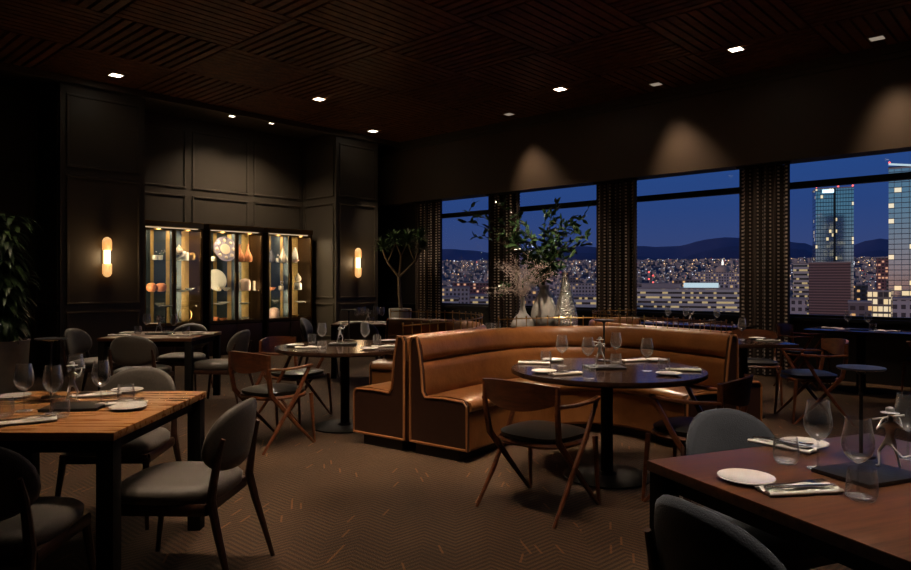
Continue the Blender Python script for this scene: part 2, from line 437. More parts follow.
# cornice under the slatted ceiling
mb = MB().box(XL-.06, XR, YS-.10, YS-.001, ZC-.10, ZC-.001).box(XL-.06, XR, YS-.05, YS-.001, ZC-.16, ZC-.10)
mb.box(XL-.10, XL+.02, YB, YS-.10, ZC-.09, ZC-.001).box(XL-.14, XL-.10, YB, YS-.10, ZC-.05, ZC-.001)
struct(mb.build('trim_2', 'wall', smooth=False))
# ceiling: plaster border + slatted timber field
struct(MB().box(XR0-.2, XR+.2, YB-.2, YW+.3, ZC+.05, ZC+.25).build('ceiling', 'wall_deep', smooth=False))
struct(MB().box(XR0-.2, XL-.05, YB-.2, YW, ZC-.01, ZC+.045).build('ceiling_border', 'wall', smooth=False))
mb = MB(); tile = 1.4; pit = tile/11
i0 = int(math.floor((XL+6.5)/tile)); i1 = int(math.ceil((XR+6.5)/tile)); j0 = int(math.floor((YB-4.4)/tile)); j1 = 4
for i in range(i0, i1):
    for j in range(j0, j1):
        x0, x1 = max(XL, -6.5+i*tile)+.012, min(XR, -6.5+(i+1)*tile)-.012
        y0, y1 = max(YB, 4.4+j*tile)+.012, min(YS, 4.4+(j+1)*tile)-.012
        if x1-x0 < .05 or y1-y0 < .05: continue
        if (i+j) % 2:      # slats along X
            y = 4.4+j*tile+.02
            while y < 4.4+(j+1)*tile-.03:
                if y > y0-.01 and y+pit*.62 < y1+.02: mb.box(x0, x1, y, y+pit*.66, ZC, ZC+.045)
                y += pit
        else:
            x = -6.5+i*tile+.02
            while x < -6.5+(i+1)*tile-.03:
                if x > x0-.01 and x+pit*.62 < x1+.02: mb.box(x, x+pit*.80, y0, y1, ZC, ZC+.045)
                x += pit
M['ceiling_wood'] = wood('ceiling_wood', (.13, .042, .018), (.33, .13, .052), .42, (3, 3, 3))
struct(mb.build('ceiling_slats', 'ceiling_wood', smooth=False, recalc=False))
# closing walls
struct(MB().box(XR, XR+.2, YB-.2, YW, 0, ZC).build('wall_side', 'wall', smooth=False))
struct(MB().box(XR0-.2, XR, YB-.2, YB, 0, ZC).build('wall_back', 'wall', smooth=False))
struct(MB().box(XR0-.2, XR0, YB, YW, 0, ZC).build('wall_panelled', 'wall', smooth=False))
struct(MB().box(XR0, XC, C1[0], C1[1], 0, ZC-.01).build('wall_pier_1', 'wall', smooth=False))
struct(MB().box(XR0, XC, C2[0], C2[1], 0, ZC-.01).build('wall_pier_2', 'wall', smooth=False))
# raised panel mouldings, one mesh per wall face
RZ = 2.95
def mould_frame(mb, X, a0, a1, z0, z1, face='x', w=.035, t=.022):
    for (p, q, r, s_) in ((a0, a1, z0, z0+w), (a0, a1, z1-w, z1), (a0, a0+w, z0+w, z1-w), (a1-w, a1, z0+w, z1-w)):
        if face == 'x': mb.box(X, X+t, p, q, r, s_)
        else: mb.box(p, q, X-t, X, r, s_)
def panels(name, X, a0, a1, cuts, face='x'):
    mb = MB(); cs = [a0]+cuts+[a1]
    for k in range(len(cs)-1):
        p, q = cs[k]+.06, cs[k+1]-.06
        mould_frame(mb, X, p, q, RZ+.06, ZC-.22, face)
        mould_frame(mb, X, p, q, 1.0, RZ-.06, face)
        mould_frame(mb, X, p, q, .22, .90, face)
    struct(mb.build(name, 'wall', smooth=False, bev=.006, seg=1))
panels('trim_3', XC, C1[0]+.02, C1[1]-.02, [])
panels('trim_4', XC, C2[0]+.02, C2[1]-.02, [])
panels('trim_5', XR0, C1[1], C2[0], [C1[1]+1.25, C1[1]+2.5])
panels('trim_6', XR0, YB, C1[0], [YB+1.5, YB+3.0, YB+4.5])
panels('trim_7', C1[0], XR0, XC, [], 'y')
panels('trim_8', C2[0], XR0, XC, [], 'y')
mb = MB()
for a, b, X in ((YB, C1[0], XR0), (C1[1], C2[0], XR0), (C2[1], YW, XR0), (C1[0], C1[1], XC), (C2[0], C2[1], XC)): mb.box(X, X+.02, a, b, 0, .16)
struct(mb.build('baseboard_panelled', 'wall', smooth=False))

# ------------------------------------------------------------------ curtains
def curtain(x0, x1, label, waves):
    th = .0; n = waves*14; P = []; L = []; acc = 0; prev = None
    for k in range(n+1):
        t = k/n; x = x0+(x1-x0)*t; y = YS+.13+.055*sin(t*waves*2*pi)+.012*sin(t*waves*4.7*pi+1)
        p = Vector((x, y, 0))
        if prev is not None: acc += (p-prev).length
        prev = p; P.append(p); L.append(acc)
    zs = [.02, .6, 1.2, 1.8, 2.4, ZS-.03]
    vs = []; fs = []; uv = []
    for off in (0, .008):
        for z in zs:
            for p in P: vs.append((p.x, p.y+off, z))
    a, b = len(zs), len(P); q = a*b
    for i in range(a-1):
        for j in range(b-1):
            o = i*b+j; fs.append((o, o+1, o+b+1, o+b)); fs.append((q+o+1, q+o, q+o+b, q+o+b+1))
    for i in range(a-1):
        o = i*b; fs.append((q+o, o, o+b, q+o+b)); o = i*b+b-1; fs.append((o, q+o, q+o+b, o+b))
    me = bpy.data.meshes.new('curtain'); me.from_pydata(vs, [], fs); me.update()
    ul = me.uv_layers.new(name='UVMap')
    for lp in me.loops:
        vi = lp.vertex_index % q; ul.data[lp.index].uv = (L[vi % b], zs[vi//b])
    me.shade_smooth(); me.materials.append(M['curtain'])
    r = thing('curtain', label, 'curtain', ((x0+x1)/2, YS+.13, 0), 0, 'dotted curtains between the windows')
    o = bpy.data.objects.new('curtain_panel', me); COL.objects.link(o); o.location = (-(x0+x1)/2, -(YS+.13), 0); o.parent = r
    MB().box(-(x1-x0)/2-.02, (x1-x0)/2+.02, -.06, .02, ZS-.03, ZS-.004).build('curtain_track', 'window_frame', r, smooth=False)
labs = ['dark dotted curtain beside the potted tree', 'dark dotted curtain behind the green branch arrangement',
        'wide dark dotted curtain between the branches and the hospital view', 'widest dark dotted curtain next to the skyscraper view']
for (a, b), lb, wv in zip(piers, labs, (4, 5, 5, 5)):
    curtain(wallx(a, YS+.13)+.0, wallx(b, YS+.13), lb, wv)

# ------------------------------------------------------------------ chairs
def pad(mb, fx, n=24, rings=7):
    """closed cushion: fx(u,v)->(outline x, y) handled by caller"""
def seat_cushion(w, d, z0, z1, taper=.05, e=3.2):
    mb = MB(); n = 36; prof = [(.0, z1+.004), (.45, z1+.003), (.8, z1-.004), (.93, z1-.014), (1.0, (z0+z1)/2+.006), (.985, z0+.012), (.93, z0), (0, z0)]
    vs = []; fs = []
    ring = []
    for r, z in prof[1:-1]:
        for j in range(n):
            a = 2*pi*j/n; c, s = cos(a), sin(a)
            x = math.copysign(abs(c)**(2/e), c)*w/2*r; y = math.copysign(abs(s)**(2/e), s)*d/2*r
            x *= 1+taper*(y/(d/2)); vs.append((x, y, z))
    k = len(prof)-2
    for i in range(k-1):
        for j in range(n): fs.append((i*n+j, i*n+(j+1) % n, (i+1)*n+(j+1) % n, (i+1)*n+j))
    vs.append((0, 0, z1+.004)); vs.append((0, 0, z0)); t, b = len(vs)-2, len(vs)-1
    for j in range(n): fs.append((t, j, (j+1) % n)); fs.append((b, (k-1)*n+(j+1) % n, (k-1)*n+j))
    return mb.add(vs, fs)
def upholstered_chair():
    t = thing('dining_chair', '', 'chair')
    m = seat_cushion(.50, .50, .395, .475, .06); m.build('seat', 'grey_fabric', t, ang=80)
    fr = MB()
    for s in (-1, 1):
        fr.bar([(s*.215, -.21, .375), (s*.235, .20, .375)], .028, .05, (1, 0, 0))
    fr.bar([(-.235, .20, .375), (.235, .20, .375)], .05, .028, (0, 0, 1)); fr.bar([(-.215, -.21, .375), (.215, -.21, .375)], .05, .028, (0, 0, 1))
    fr.build('seat_frame', 'chair_wood', t)
    # padded shield back, wrapping forward at the sides
    mb = MB(); n = 32; vs = []; fs = []
    prof = [(.0, .030), (.5, .029), (.85, .024), (.97, .013), (1.0, 0), (.97, -.013), (.85, -.024), (.5, -.029), (.0, -.030)]
    rings = prof[1:-1]
    def bk(x, z, o): return (x, -.262-.05*(z-.5)/.3+.075*(x/.24)**2 + o, z)
    for r, o in rings:
        for j in range(n):
            a = 2*pi*j/n; c, s = cos(a), sin(a)
            x = math.copysign(abs(c)**(2/2.5), c)*.238*r; z = .665+math.copysign(abs(s)**(2/2.3), s)*.155*r
            x *= 1-.10*(z-.665)/.155*(-1 if False else 1)
            vs.append(bk(x, z, o))
    k = len(rings)
    for i in range(k-1):
        for j in range(n): fs.append((i*n+j, i*n+(j+1) % n, (i+1)*n+(j+1) % n, (i+1)*n+j))
    vs.append(bk(0, .665, .030)); vs.append(bk(0, .665, -.030)); a_, b_ = len(vs)-2, len(vs)-1
    for j in range(n): fs.append((a_, j, (j+1) % n)); fs.append((b_, (k-1)*n+(j+1) % n, (k-1)*n+j))
    mb.add(vs, fs).build('backrest', 'grey_fabric', t, ang=80)
    for s in (-1, 1):
        MB().tube([(s*.255, .255, 0), (s*.225, .20, .38)], [.011, .020], 10).build('leg', 'chair_wood', t)
        MB().tube([(s*.245, -.345, 0), (s*.222, -.262, .30), (s*.215, -.235, .42), (s*.208, -.262, .60), (s*.203, -.285, .68)], [.011, .019, .021, .016, .010], 10).build('leg', 'chair_wood', t)
    return t
def armchair():
    t = thing('wooden_armchair', '', 'chair')
    seat_cushion(.47, .46, .425, .475, .05, 3.0).build('seat', 'black_leather', t, ang=80)
    fr = MB()
    n = 28; P = []
    for j in range(n+1):
        a = 2*pi*j/n; c, s = cos(a), sin(a)
        x = math.copysign(abs(c)**(2/3), c)*.235; y = math.copysign(abs(s)**(2/3), s)*.225; x *= 1+.05*y/.225; P.append((x, y, .412))
    fr.tube(P, .017, 6, cap=False); fr.build('seat_frame', 'mahogany', t)
    # curved crest board
    G = []
    for i in range(15):
        u = -1+2*i/14; x = u*.265; y = -.305+.085*u*u; row = []
        top = .790-.022*abs(u)**2.2*(1 if True else 0); bot = .615+.055*abs(u)**2
        for k in range(5):
            z = bot+(top-bot)*k/4; row.append((x, y-.03*(z-.6)/.2, z))
        G.append(row)
    MB().sheet(G, .020).build('backrest', 'mahogany', t, ang=50)
    for s in (-1, 1):
        MB().bar([(s*.262, -.235, .77), (s*.258, -.235, .62), (s*.248, -.205, .45), (s*.25, .02, .21), (s*.255, .225, .0)], [.022, .026, .028, .024, .018], [.030, .036, .040, .030, .018]).build('back_post', 'mahogany', t)
        MB().bar([(s*.285, .155, .655), (s*.278, .02, .42), (s*.272, -.14, .20), (s*.275, -.30, .0)], [.022, .024, .024, .018], [.026, .034, .030, .018]).build('leg', 'mahogany', t)
        MB().bar([(s*.240, .205, .42), (s*.252, .235, .0)], [.028, .018], [.032, .018]).build('leg', 'mahogany', t)
        MB().bar([(s*.262, -.245, .655), (s*.285, -.08, .648), (s*.292, .08, .655), (s*.283, .175, .662)], [.028, .036, .042, .030], [.022, .020, .020, .024]).build('arm', 'mahogany', t)
    return t
CA = Proto(upholstered_chair()); CB = Proto(armchair())
def chairA(r, d, fr, fd, label, group=None, swap=None): x, y = W(r, d); return CA.put((x, y, 0), dirang(fr, fd), label, group, swap=swap)
def chairB(r, d, fr, fd, label, group=None, swap=None): x, y = W(r, d); return CB.put((x, y, 0), dirang(fr, fd), label, group, swap=swap)
GA = 'upholstered dining chairs'; GB = 'wooden armchairs with leather seats'
chairA(-1.27, 3.17, -1, .08, 'grey upholstered chair facing the end of the front walnut table, nearest the open aisle', GA)
chairA(-1.745, 2.62, -.12, 1, 'grey upholstered chair at the amber walnut table, its back to us, cut by the frame', GA)
chairA(-1.95, 3.98, .03, -1, 'grey upholstered chair tucked behind the front walnut table, facing us', GA)
chairA(-3.22, 7.02, -.05, 1, 'dark upholstered chair with its back to us at the table by the lit cabinets', GA)
chairA(-3.30, 8.25, 0, -1, 'upholstered chair between the cabinet table and the glowing cabinets', GA)
chairA(-2.62, 7.55, -1, .12, 'upholstered chair on the aisle side of the cabinet table, near the round table', GA)
chairA(-4.05, 7.72, 1, -.05, 'pale-backed upholstered chair below the first wall sconce, at the cabinet table', GA)
SW = {'grey_fabric': 'blue_grey_fabric'}
u3 = Vector((.925, .38)).normalized(); v3 = Vector((.36, -.933)).normalized()
chairA(1.23, 2.62, v3.x, v3.y, 'blue-grey upholstered chair behind the blue-lit walnut table, beside the booth', GA, SW)
chairA(.87, 1.80, u3.x, u3.y, 'blue-grey upholstered chair at the bottom of the frame, its back to us', GA, SW)
chairA(-1.90, 9.83, 1, 0, 'dim upholstered chair on the cabinet side of the far table by the potted tree', GA)
chairA(-1.25, 9.20, 0, 1, 'dim upholstered chair on the near side of the far table by the potted tree', GA)
chairB(-1.53, 5.72, .62, .78, 'wooden armchair with its back to us at the outer round table by the booth end', GB)
chairB(-1.58, 6.80, .88, -.42, 'wooden armchair behind the outer round table, toward the lit cabinets', GB)
chairB(.53, 4.15, .66, .75, 'wooden armchair with its back to us at the booth round table', GB)
chairB(1.50, 4.27, -.78, .62, 'wooden armchair at the booth round table, between it and the blue-grey chair', GB)
SWB = {'black_leather': 'blue_leather'}
wx = lambda px, Y: wallx(px, Y)

# ------------------------------------------------------------------ tables
def square_table(name, r, d, w, dep, rz, mat, label, leg='black_metal', legs=True):
    x, y = W(r, d); t = thing(name, label, 'table', (x, y, 0), rz)
    MB().box(-w/2, w/2, -dep/2, dep/2, .715, .75).build('tabletop', mat, t, bev=.004)
    if legs:
        MB().box(-w/2+.05, w/2-.05, -dep/2+.05, -dep/2+.075, .655, .714).box(-w/2+.05, w/2-.05, dep/2-.075, dep/2-.05, .655, .714)\
            .box(-w/2+.05, -w/2+.075, -dep/2+.08, dep/2-.08, .655, .714).box(w/2-.075, w/2-.05, -dep/2+.08, dep/2-.08, .655, .714).build('apron', leg, t, smooth=False)
        for sx in (-1, 1):
            for sy in (-1, 1):
                MB().box(-.035, .035, -.035, .035, 0, .714).build('leg', leg, t, (sx*(w/2-.042), sy*(dep/2-.042), 0), bev=.003)
    return t
def pedestal_table(name, r, d, shape, label, mat='espresso', base=.30):
    x, y = W(r, d); t = thing(name, label, 'table', (x, y, 0), 0)
    if shape[0] == 'round':
        MB().lathe([(shape[1]-.02, .712), (shape[1]-.002, .722), (shape[1], .735), (shape[1]-.004, .75)], 72).build('tabletop', mat, t, ang=30)
    else:
        MB().box(-shape[1]/2, shape[1]/2, -shape[2]/2, shape[2]/2, .715, .75).build('tabletop', mat, t, bev=.004)
    MB().box(-.16, .16, -.16, .16, .695, .711).build('mounting_plate', 'black_metal', t, smooth=False)
    MB().lathe([(.042, .02), (.042, .694)], 24).build('column', 'black_metal', t)
    MB().lathe([(base, 0), (base, .010), (base-.02, .016), (.07, .022), (.05, .04)], 40).build('base', 'black_metal', t)
    return t
RZC = TH
square_table('dining_table', -1.885, 3.28, 1.0, 1.03, RZC, 'walnut', 'square walnut dining table glowing amber, closest to the camera on the planter side')
square_table('dining_table', -3.29, 7.67, 1.0, .93, RZC, 'walnut_dark', 'square dark-legged dining table standing before the lit display cabinets')
A3 = Vector((.665, 2.345)); c3 = A3+u3*.55+v3*.475
RZ3 = atan2(*reversed(W(u3.x, u3.y)))
square_table('dining_table', c3.x, c3.y, 1.10, .95, RZ3, 'walnut_dark', 'square walnut table with blue window sheen, closest to the camera on the window side')
pedestal_table('round_table', 1.054, 4.75, ('round', .665), 'dark round pedestal table inside the caramel leather booth')
pedestal_table('round_table', -1.03, 6.36, ('round', .64), 'dark round pedestal table between the booth end and the lit cabinets')
square_table('dining_table', -1.29, 9.83, .88, .80, RZC, 'walnut_dark', 'far dining table beside the potted tree and second sconce')
# window tables (aligned with the window wall)
def wtable(X, Y, w, dep, label):
    t = thing('window_table', label, 'table', (X, Y, 0), 0)
    MB().box(-w/2, w/2, -dep/2, dep/2, .715, .75).build('tabletop', 'espresso', t, bev=.004)
    MB().box(-.16, .16, -.16, .16, .695, .711).build('mounting_plate', 'black_metal', t, smooth=False)
    MB().lathe([(.05, .02), (.05, .694)], 20).build('column', 'black_metal', t)
    MB().lathe([(.27, 0), (.27, .010), (.07, .022), (.05, .04)], 36).build('base', 'black_metal', t)
    return t
W1 = (wallx(861, 9.55), 9.55); W5 = (wallx(694, 9.3), 9.3)
wtable(W1[0], W1[1], 1.12, .72, 'dark pedestal table against the window below the skyscrapers')
wtable(W5[0], W5[1], 1.5, .72, 'long white-set table under the hospital window, behind the booth')
r2, d2 = 2.90, 6.87
x2, y2 = W(r2, d2); t = thing('dining_table', 'dark square table beyond the end of the booth, below the widest curtain', 'table', (x2, y2, 0), TH)
MB().box(-.38, .38, -.36, .36, .715, .75).build('tabletop', 'espresso', t, bev=.004)
MB().box(-.14, .14, -.14, .14, .695, .711).build('mounting_plate', 'black_metal', t, smooth=False)
MB().lathe([(.04, .02), (.04, .694)], 20).build('column', 'black_metal', t)
MB().lathe([(.20, 0), (.20, .010), (.06, .022), (.05, .04)], 36).build('base', 'black_metal', t)
# window-side armchairs
def put_b(X, Y, ax, ay, label, swap=None): return CB.put((X, Y, 0), atan2(ay, ax)-pi/2, label, GB, swap=swap)
chairB(3.46, 6.68, -1, .12, 'wooden armchair facing the dark table beyond the booth end', GB, SWB)
put_b(W1[0]-.62, W1[1]-.05, 1, 0, 'wooden armchair at the skyscraper-window table, nearest the widest curtain', SWB)
put_b(W1[0]+.72, W1[1]-.08, -1, .05, 'wooden armchair cut by the picture edge at the skyscraper-window table', SWB)
chairB(3.36, 7.68, -.3, -1, 'tan-backed wooden armchair against the curtain, behind the table past the booth', GB)

# ------------------------------------------------------------------ banquettes
def banquette(path, side, label, seat_d=.58, rail=(0, 1), n=7, ends=(True, True)):
    """path: (r,d) points of the rear line; side=+1 seat on the right of travel, -1 on the left"""
    P = [Vector(W(p.x, p.y)) for p in catmull([Vector(p) for p in path], n)]
    O = P[0].copy(); P = [p-O for p in P]
    t = thing('banquette', label, 'banquette', (O.x, O.y, 0), 0, 'caramel leather booth banquettes')
    k = len(P); nrm = []
    for i in range(k):
        tg = (P[min(i+1, k-1)]-P[max(i-1, 0)]).normalized(); nrm.append(Vector((tg.y, -tg.x))*side)
    def sweep(prof, name, mat, ang=50, i0=0, i1=k, ext=(0, 0)):
        m = len(prof); vs = []; fs = []
        for i in range(i0, i1):
            p = P[i].copy()
            if i == i0 and ext[0]: p -= (P[i+1]-P[i]).normalized()*ext[0]
            if i == i1-1 and ext[1]: p += (P[i]-P[i-1]).normalized()*ext[1]
            for u, z in prof: q = p+nrm[i]*u; vs.append((q.x, q.y, z))
        for i in range(i1-i0-1):
            for j in range(m): fs.append((i*m+j, i*m+(j+1) % m, (i+1)*m+(j+1) % m, (i+1)*m+j))
        fs.append(tuple(range(m-1, -1, -1))); fs.append(tuple((i1-i0-1)*m+j for j in range(m)))
        return MB().add(vs, fs).build(name, mat, t, ang=ang)
    D = seat_d
    sweep([(.06, 0), (.06, .075), (D-.10, .075), (D-.10, 0)], 'plinth', 'plinth')
    sweep([(.015, .08), (.015, .46), (.20, .46), (.20, .375), (D-.01, .375), (D-.005, .10), (D-.02, .08)], 'base', 'leather', ang=30)
    # domed seat cushion
    sweep([(.15, .378), (.15, .44), (.20, .466), (.40, .478), (D-.06, .470), (D+.012, .448), (D+.025, .415), (D+.012, .385), (D-.02, .378)], 'seat_cushion', 'leather', ang=60)
    sweep([(.02, .462), (.015, .72), (.05, .73), (.122, .728), (.140, .715), (.150, .66), (.158, .57), (.166, .49), (.16, .462)], 'backrest', 'leather', ang=60)
    sweep([(.018, .7305), (.010, .86), (.018, .900), (.045, .922), (.075, .922), (.104, .900), (.122, .850), (.134, .79), (.137, .742), (.122, .7305)], 'headrest', 'leather', ang=60)
    # end panels: dark infill framed in leather piping
    outl = [(.012, .085), (.012, .88), (.03, .918), (.075, .920), (.105, .895), (.130, .78), (.145, .66), (.160, .50), (.185, .462), (.36, .470), (D-.03, .462), (D+.0, .43), (D+.0, .085)]
    for e, on in zip((0, k-1), ends):
        if not on: continue
        tg = (P[1]-P[0]).normalized() if e == 0 else (P[-2]-P[-1]).normalized()
        base = P[e]; nn = nrm[e]
        def pt(u, z, o): q = base+nn*u-tg*o; return (q.x, q.y, z)
        m = len(outl)
        vs = [pt(u, z, .001) for u, z in outl]+[pt(u, z, .022) for u, z in outl]
        fs = [tuple(range(m-1, -1, -1)), tuple(range(m, 2*m))]+[(j, (j+1) % m, m+(j+1) % m, m+j) for j in range(m)]
        pnl = MB().add(vs, fs).build('end_panel', 'panel_dark', t, smooth=False)
        pp = [pt(u+(.012 if u < .1 else -.010), z-(.006 if z > .1 else -.012), .024) for u, z in outl]
        MB().tube(pp+[pp[0]], .011, 6, cap=False).build('piping', 'piping', pnl)
    if rail:
        i0, i1 = int(rail[0]*(k-1)), int(rail[1]*(k-1))
        pts = [P[i]+nrm[i]*.055 for i in range(i0, i1+1)]
        ro = MB().tube([(p.x, p.y, 1.0) for p in pts], .006, 6).build('railing', 'brass', t)
        s = 0; acc = [0]
        for a, b in zip(pts, pts[1:]): s += (b-a).length; acc.append(s)
        npost = min(60, int(s/.115))
        for q in range(npost+1):
            tt = s*q/npost; i = max(j for j in range(len(acc)) if acc[j] <= tt+1e-9); i = min(i, len(pts)-2)
            f = (tt-acc[i])/max(1e-6, acc[i+1]-acc[i]); p = pts[i].lerp(pts[i+1], f)
            MB().lathe([(.0045, .0), (.0045, .088), (.009, .094), (.010, .102), (.006, .110)], 6).build('post', 'brass', ro, (p.x, p.y, .915))
    return t
CP = [(-.362, 5.42), (-.05, 5.84), (.26, 6.22), (.62, 6.52), (1.03, 6.66), (1.46, 6.60), (1.84, 6.38), (2.12, 6.02), (2.32, 5.62)]
LP = [(-.376, 5.42), (-.068, 5.85), (.20, 6.27), (.32, 6.75), (.27, 7.22), (.03, 7.62), (-.32, 7.86), (-.74, 8.0)]
RP = [(2.29, 5.86), (2.08, 6.22), (1.84, 6.58), (1.60, 7.0), (1.47, 7.45), (1.55, 7.88), (1.80, 8.15), (2.16, 8.27)]
banquette(CP, 1, 'curved caramel leather banquette wrapping the middle round table', rail=(.30, 1))
banquette(LP, -1, 'curved leather banquette back to back with the booth, opening toward the lit cabinets')
banquette(RP, 1, 'curved leather banquette behind the booth, opening toward the windows', seat_d=.50)
# island between the banquettes
x, y = W(.90, 7.42)
t = thing('planter_island', 'dark wooden ledge between the banquettes carrying the vases', 'ledge', (x, y, 0), RZC)
isl = [(-.42, -.52), (.40, -.55), (.50, -.2), (.42, .45), (-.45, .40), (-.48, -.1)]
MB().prism(isl, 0, .78).build('body', 'panel_dark', t, smooth=False)
MB().prism([(a*1.04, b*1.04) for a, b in isl], .781, .815).build('top', 'espresso', t, smooth=False)

# ------------------------------------------------------------------ tableware
def wine_glass():
    t = thing('wine_glass', '', 'glass')
    MB().lathe([(.034, 0), (.034, .0015), (.012, .004), (.0040, .010), (.0032, .05), (.0032, .088), (.008, .096)], 24).build('stem', 'glass', t, ang=60)
    o = [(.006, .094), (.020, .102), (.036, .120), (.043, .142), (.042, .165), (.037, .192), (.032, .222)]
    prof = o + [(r-.0012, z) for r, z in o[::-1] if z > .1]+[(.002, .098)]
    MB().lathe(prof, 28, close=False).build('bowl', 'glass', t, ang=60)
    return t
def tumbler():
    o = [(.030, .0), (.038, .012), (.041, .035), (.039, .065), (.036, .088)]
    prof = [(.0005, 0)]+o+[(r-.0014, z) for r, z in o[::-1] if z > .01]+[(.028, .009), (.0005, .009)]
    return tag(MB().lathe(prof, 28).build('tumbler', 'glass', ang=60), '', 'glass')
def plate():
    return tag(MB().lathe([(.045, 0), (.050, .002), (.078, .010), (.084, .0135), (.083, .0155), (.060, .008), (.001, .007)], 40).build('bread_plate', 'china', ang=60), '', 'plate')
def napkin():
    G = []
    for i in range(13):
        row = []
        for j in range(7):
            x = -.115+.23*i/12; y = -.035+.07*j/6+.004*sin(i*.9); z = .012+.0035*sin(j*1.9+i*.35)+.003*sin(i*1.1)
            row.append((x, y, z))
        G.append(row)
    mb = MB().sheet(G, .004)
    G2 = [[(-.11+.22*i/12, -.030+.06*j/6, .0052+.0008*sin(i+j)) for j in range(7)] for i in range(13)]
    mb.sheet(G2, .005)
    mb.tube([(-.115, -.036, .0085), (0, -.037, .009), (.115, -.036, .0085)], .007, 6)
    return tag(mb.build('napkin', 'linen', ang=70), '', 'napkin')
def fork():
    mb = MB(); mb.bar([(-.10, 0, 0), (-.03, 0, .002), (.03, 0, .005), (.05, 0, .004)], [.011, .006, .006, .020], [.003]*4, (0, 1, 0))
    mb.bar([(.048, 0, .004), (.062, 0, .003)], [.022, .023], [.0025]*2, (0, 1, 0))
    for q in (-3, -1, 1, 3): mb.bar([(.060, q*.0031, .003), (.10, q*.0028, .007)], [.0032, .002], [.0025]*2, (0, 1, 0))
    return tag(mb.build('fork', 'steel', ang=60), '', 'fork')
def knife():
    mb = MB(); mb.bar([(-.11, 0, 0), (-.02, 0, .002)], [.010, .012], [.006, .005], (0, 1, 0))
    mb.bar([(-.02, 0, .002), (.06, .001, .002), (.11, .006, .002)], [.014, .018, .004], [.002]*3, (0, 1, 0))
    return tag(mb.build('knife', 'steel', ang=60), '', 'knife')
def lamp():
    t = thing('table_lamp', '', 'lamp')
    MB().lathe([(.045, 0), (.045, .008), (.008, .012)], 28).build('base', 'chrome_lamp', t)
    MB().lathe([(.0065, .01), (.0065, .285)], 14).build('stem', 'chrome_lamp', t)
    MB().lathe([(.010, .280), (.014, .290), (.070, .297), (.075, .301), (.074, .305), (.001, .308)], 40).build('lamp_head', 'chrome_lamp', t, ang=50)
    return t
def tray():
    return tag(MB().box(-.13, .13, -.10, .10, 0, .014).build('tray', 'slate', bev=.003), '', 'tray')
def figurine():
    J = {'pel': (0, 0, .088), 'wst': (0, .002, .108), 'chs': (0, -.002, .135), 'nck': (0, .004, .150), 'hd': (.003, .010, .165), 'hd2': (.004, .012, .176),
         'lh': (-.018, 0, .086), 'lk': (-.040, .016, .052), 'la': (-.046, -.012, .010), 'lt': (-.052, .018, .005),
         'rh': (.018, 0, .086), 'rk': (.030, .022, .050), 'ra': (.040, -.004, .010), 'rt': (.044, .026, .005),
         'ls': (-.024, -.002, .142), 'le': (-.048, .012, .122), 'lw': (-.020, .038, .150), 'lf': (-.010, .044, .154),
         'rs': (.024, -.002, .142), 're': (.052, .012, .128), 'rw': (.050, .034, .156), 'rf': (.044, .040, .160), 'tl': (.0, -.03, .075), 'tl2': (.03, -.06, .05), 'tl3': (.07, -.07, .06)}
    E = [('pel','wst'),('wst','chs'),('chs','nck'),('nck','hd'),('hd','hd2'),('pel','lh'),('lh','lk'),('lk','la'),('la','lt'),('pel','rh'),('rh','rk'),('rk','ra'),('ra','rt'),
         ('chs','ls'),('ls','le'),('le','lw'),('lw','lf'),('chs','rs'),('rs','re'),('re','rw'),('rw','rf'),('pel','tl'),('tl','tl2'),('tl2','tl3')]
    rad = {'pel': .015, 'wst': .013, 'chs': .017, 'nck': .007, 'hd': .012, 'hd2': .010, 'lh': .010, 'rh': .010, 'lk': .0065, 'rk': .0065, 'la': .0045, 'ra': .0045, 'lt': .004, 'rt': .004,
           'ls': .008, 'rs': .008, 'le': .005, 're': .005, 'lw': .004, 'rw': .004, 'lf': .004, 'rf': .004, 'tl': .004, 'tl2': .003, 'tl3': .002}
    names = list(J); me = bpy.data.meshes.new('fig'); me.from_pydata([J[n] for n in names], [(names.index(a), names.index(b)) for a, b in E], []); me.update()
    o = bpy.data.objects.new('figtmp', me); COL.objects.link(o)
    md = o.modifiers.new('sk', 'SKIN'); o.modifiers.new('sb', 'SUBSURF').render_levels = 1; o.modifiers['sb'].levels = 1
    for i, n in enumerate(names): me.skin_vertices[0].data[i].radius = (rad[n], rad[n])
    me.skin_vertices[0].data[0].use_root = True
    dg = bpy.context.evaluated_depsgraph_get(); m2 = bpy.data.meshes.new_from_object(o.evaluated_get(dg)); bpy.data.objects.remove(o)
    m2.shade_smooth(); m2.materials.clear(); m2.materials.append(M['silver'])
    t = thing('figurine', '', 'figurine')
    m2.transform(Matrix.Diagonal((.72, .72, 1, 1)))
    b = bpy.data.objects.new('body', m2); COL.objects.link(b); b.parent = t; m2.name = 'figurine_body'
    MB().lathe([(.026, .178), (.027, .180), (.013, .183), (.012, .195), (.003, .199)], 18).build('hat', 'silver', t)
    MB().tube([(-.04, .034, .150), (.05, .028, .168)], [.0028, .004], 8).build('flute', 'silver', t)
    return t
PR = dict(wine=Proto(wine_glass()), tumbler=Proto(tumbler()), plate=Proto(plate()), napkin=Proto(napkin()), fork=Proto(fork()), knife=Proto(knife()), lamp=Proto(lamp()), tray=Proto(tray()), fig=Proto(figurine()))
KN = dict(wine='stemmed wine glass', tumbler='stemless water tumbler', plate='small white bread plate', napkin='folded white linen napkin', fork='steel fork', knife='steel knife',
          lamp='slim unlit disc-topped table lamp', tray='black slate tray', fig='small silver flute-playing figurine')
GR = dict(wine='wine glasses on the tables', tumbler='water tumblers on the tables', plate='bread plates on the tables', napkin='folded napkins on the tables', fork='forks on the napkins', knife='knives on the napkins',
          lamp='disc-topped table lamps', tray='slate trays on the tables', fig='silver figurines on the trays')
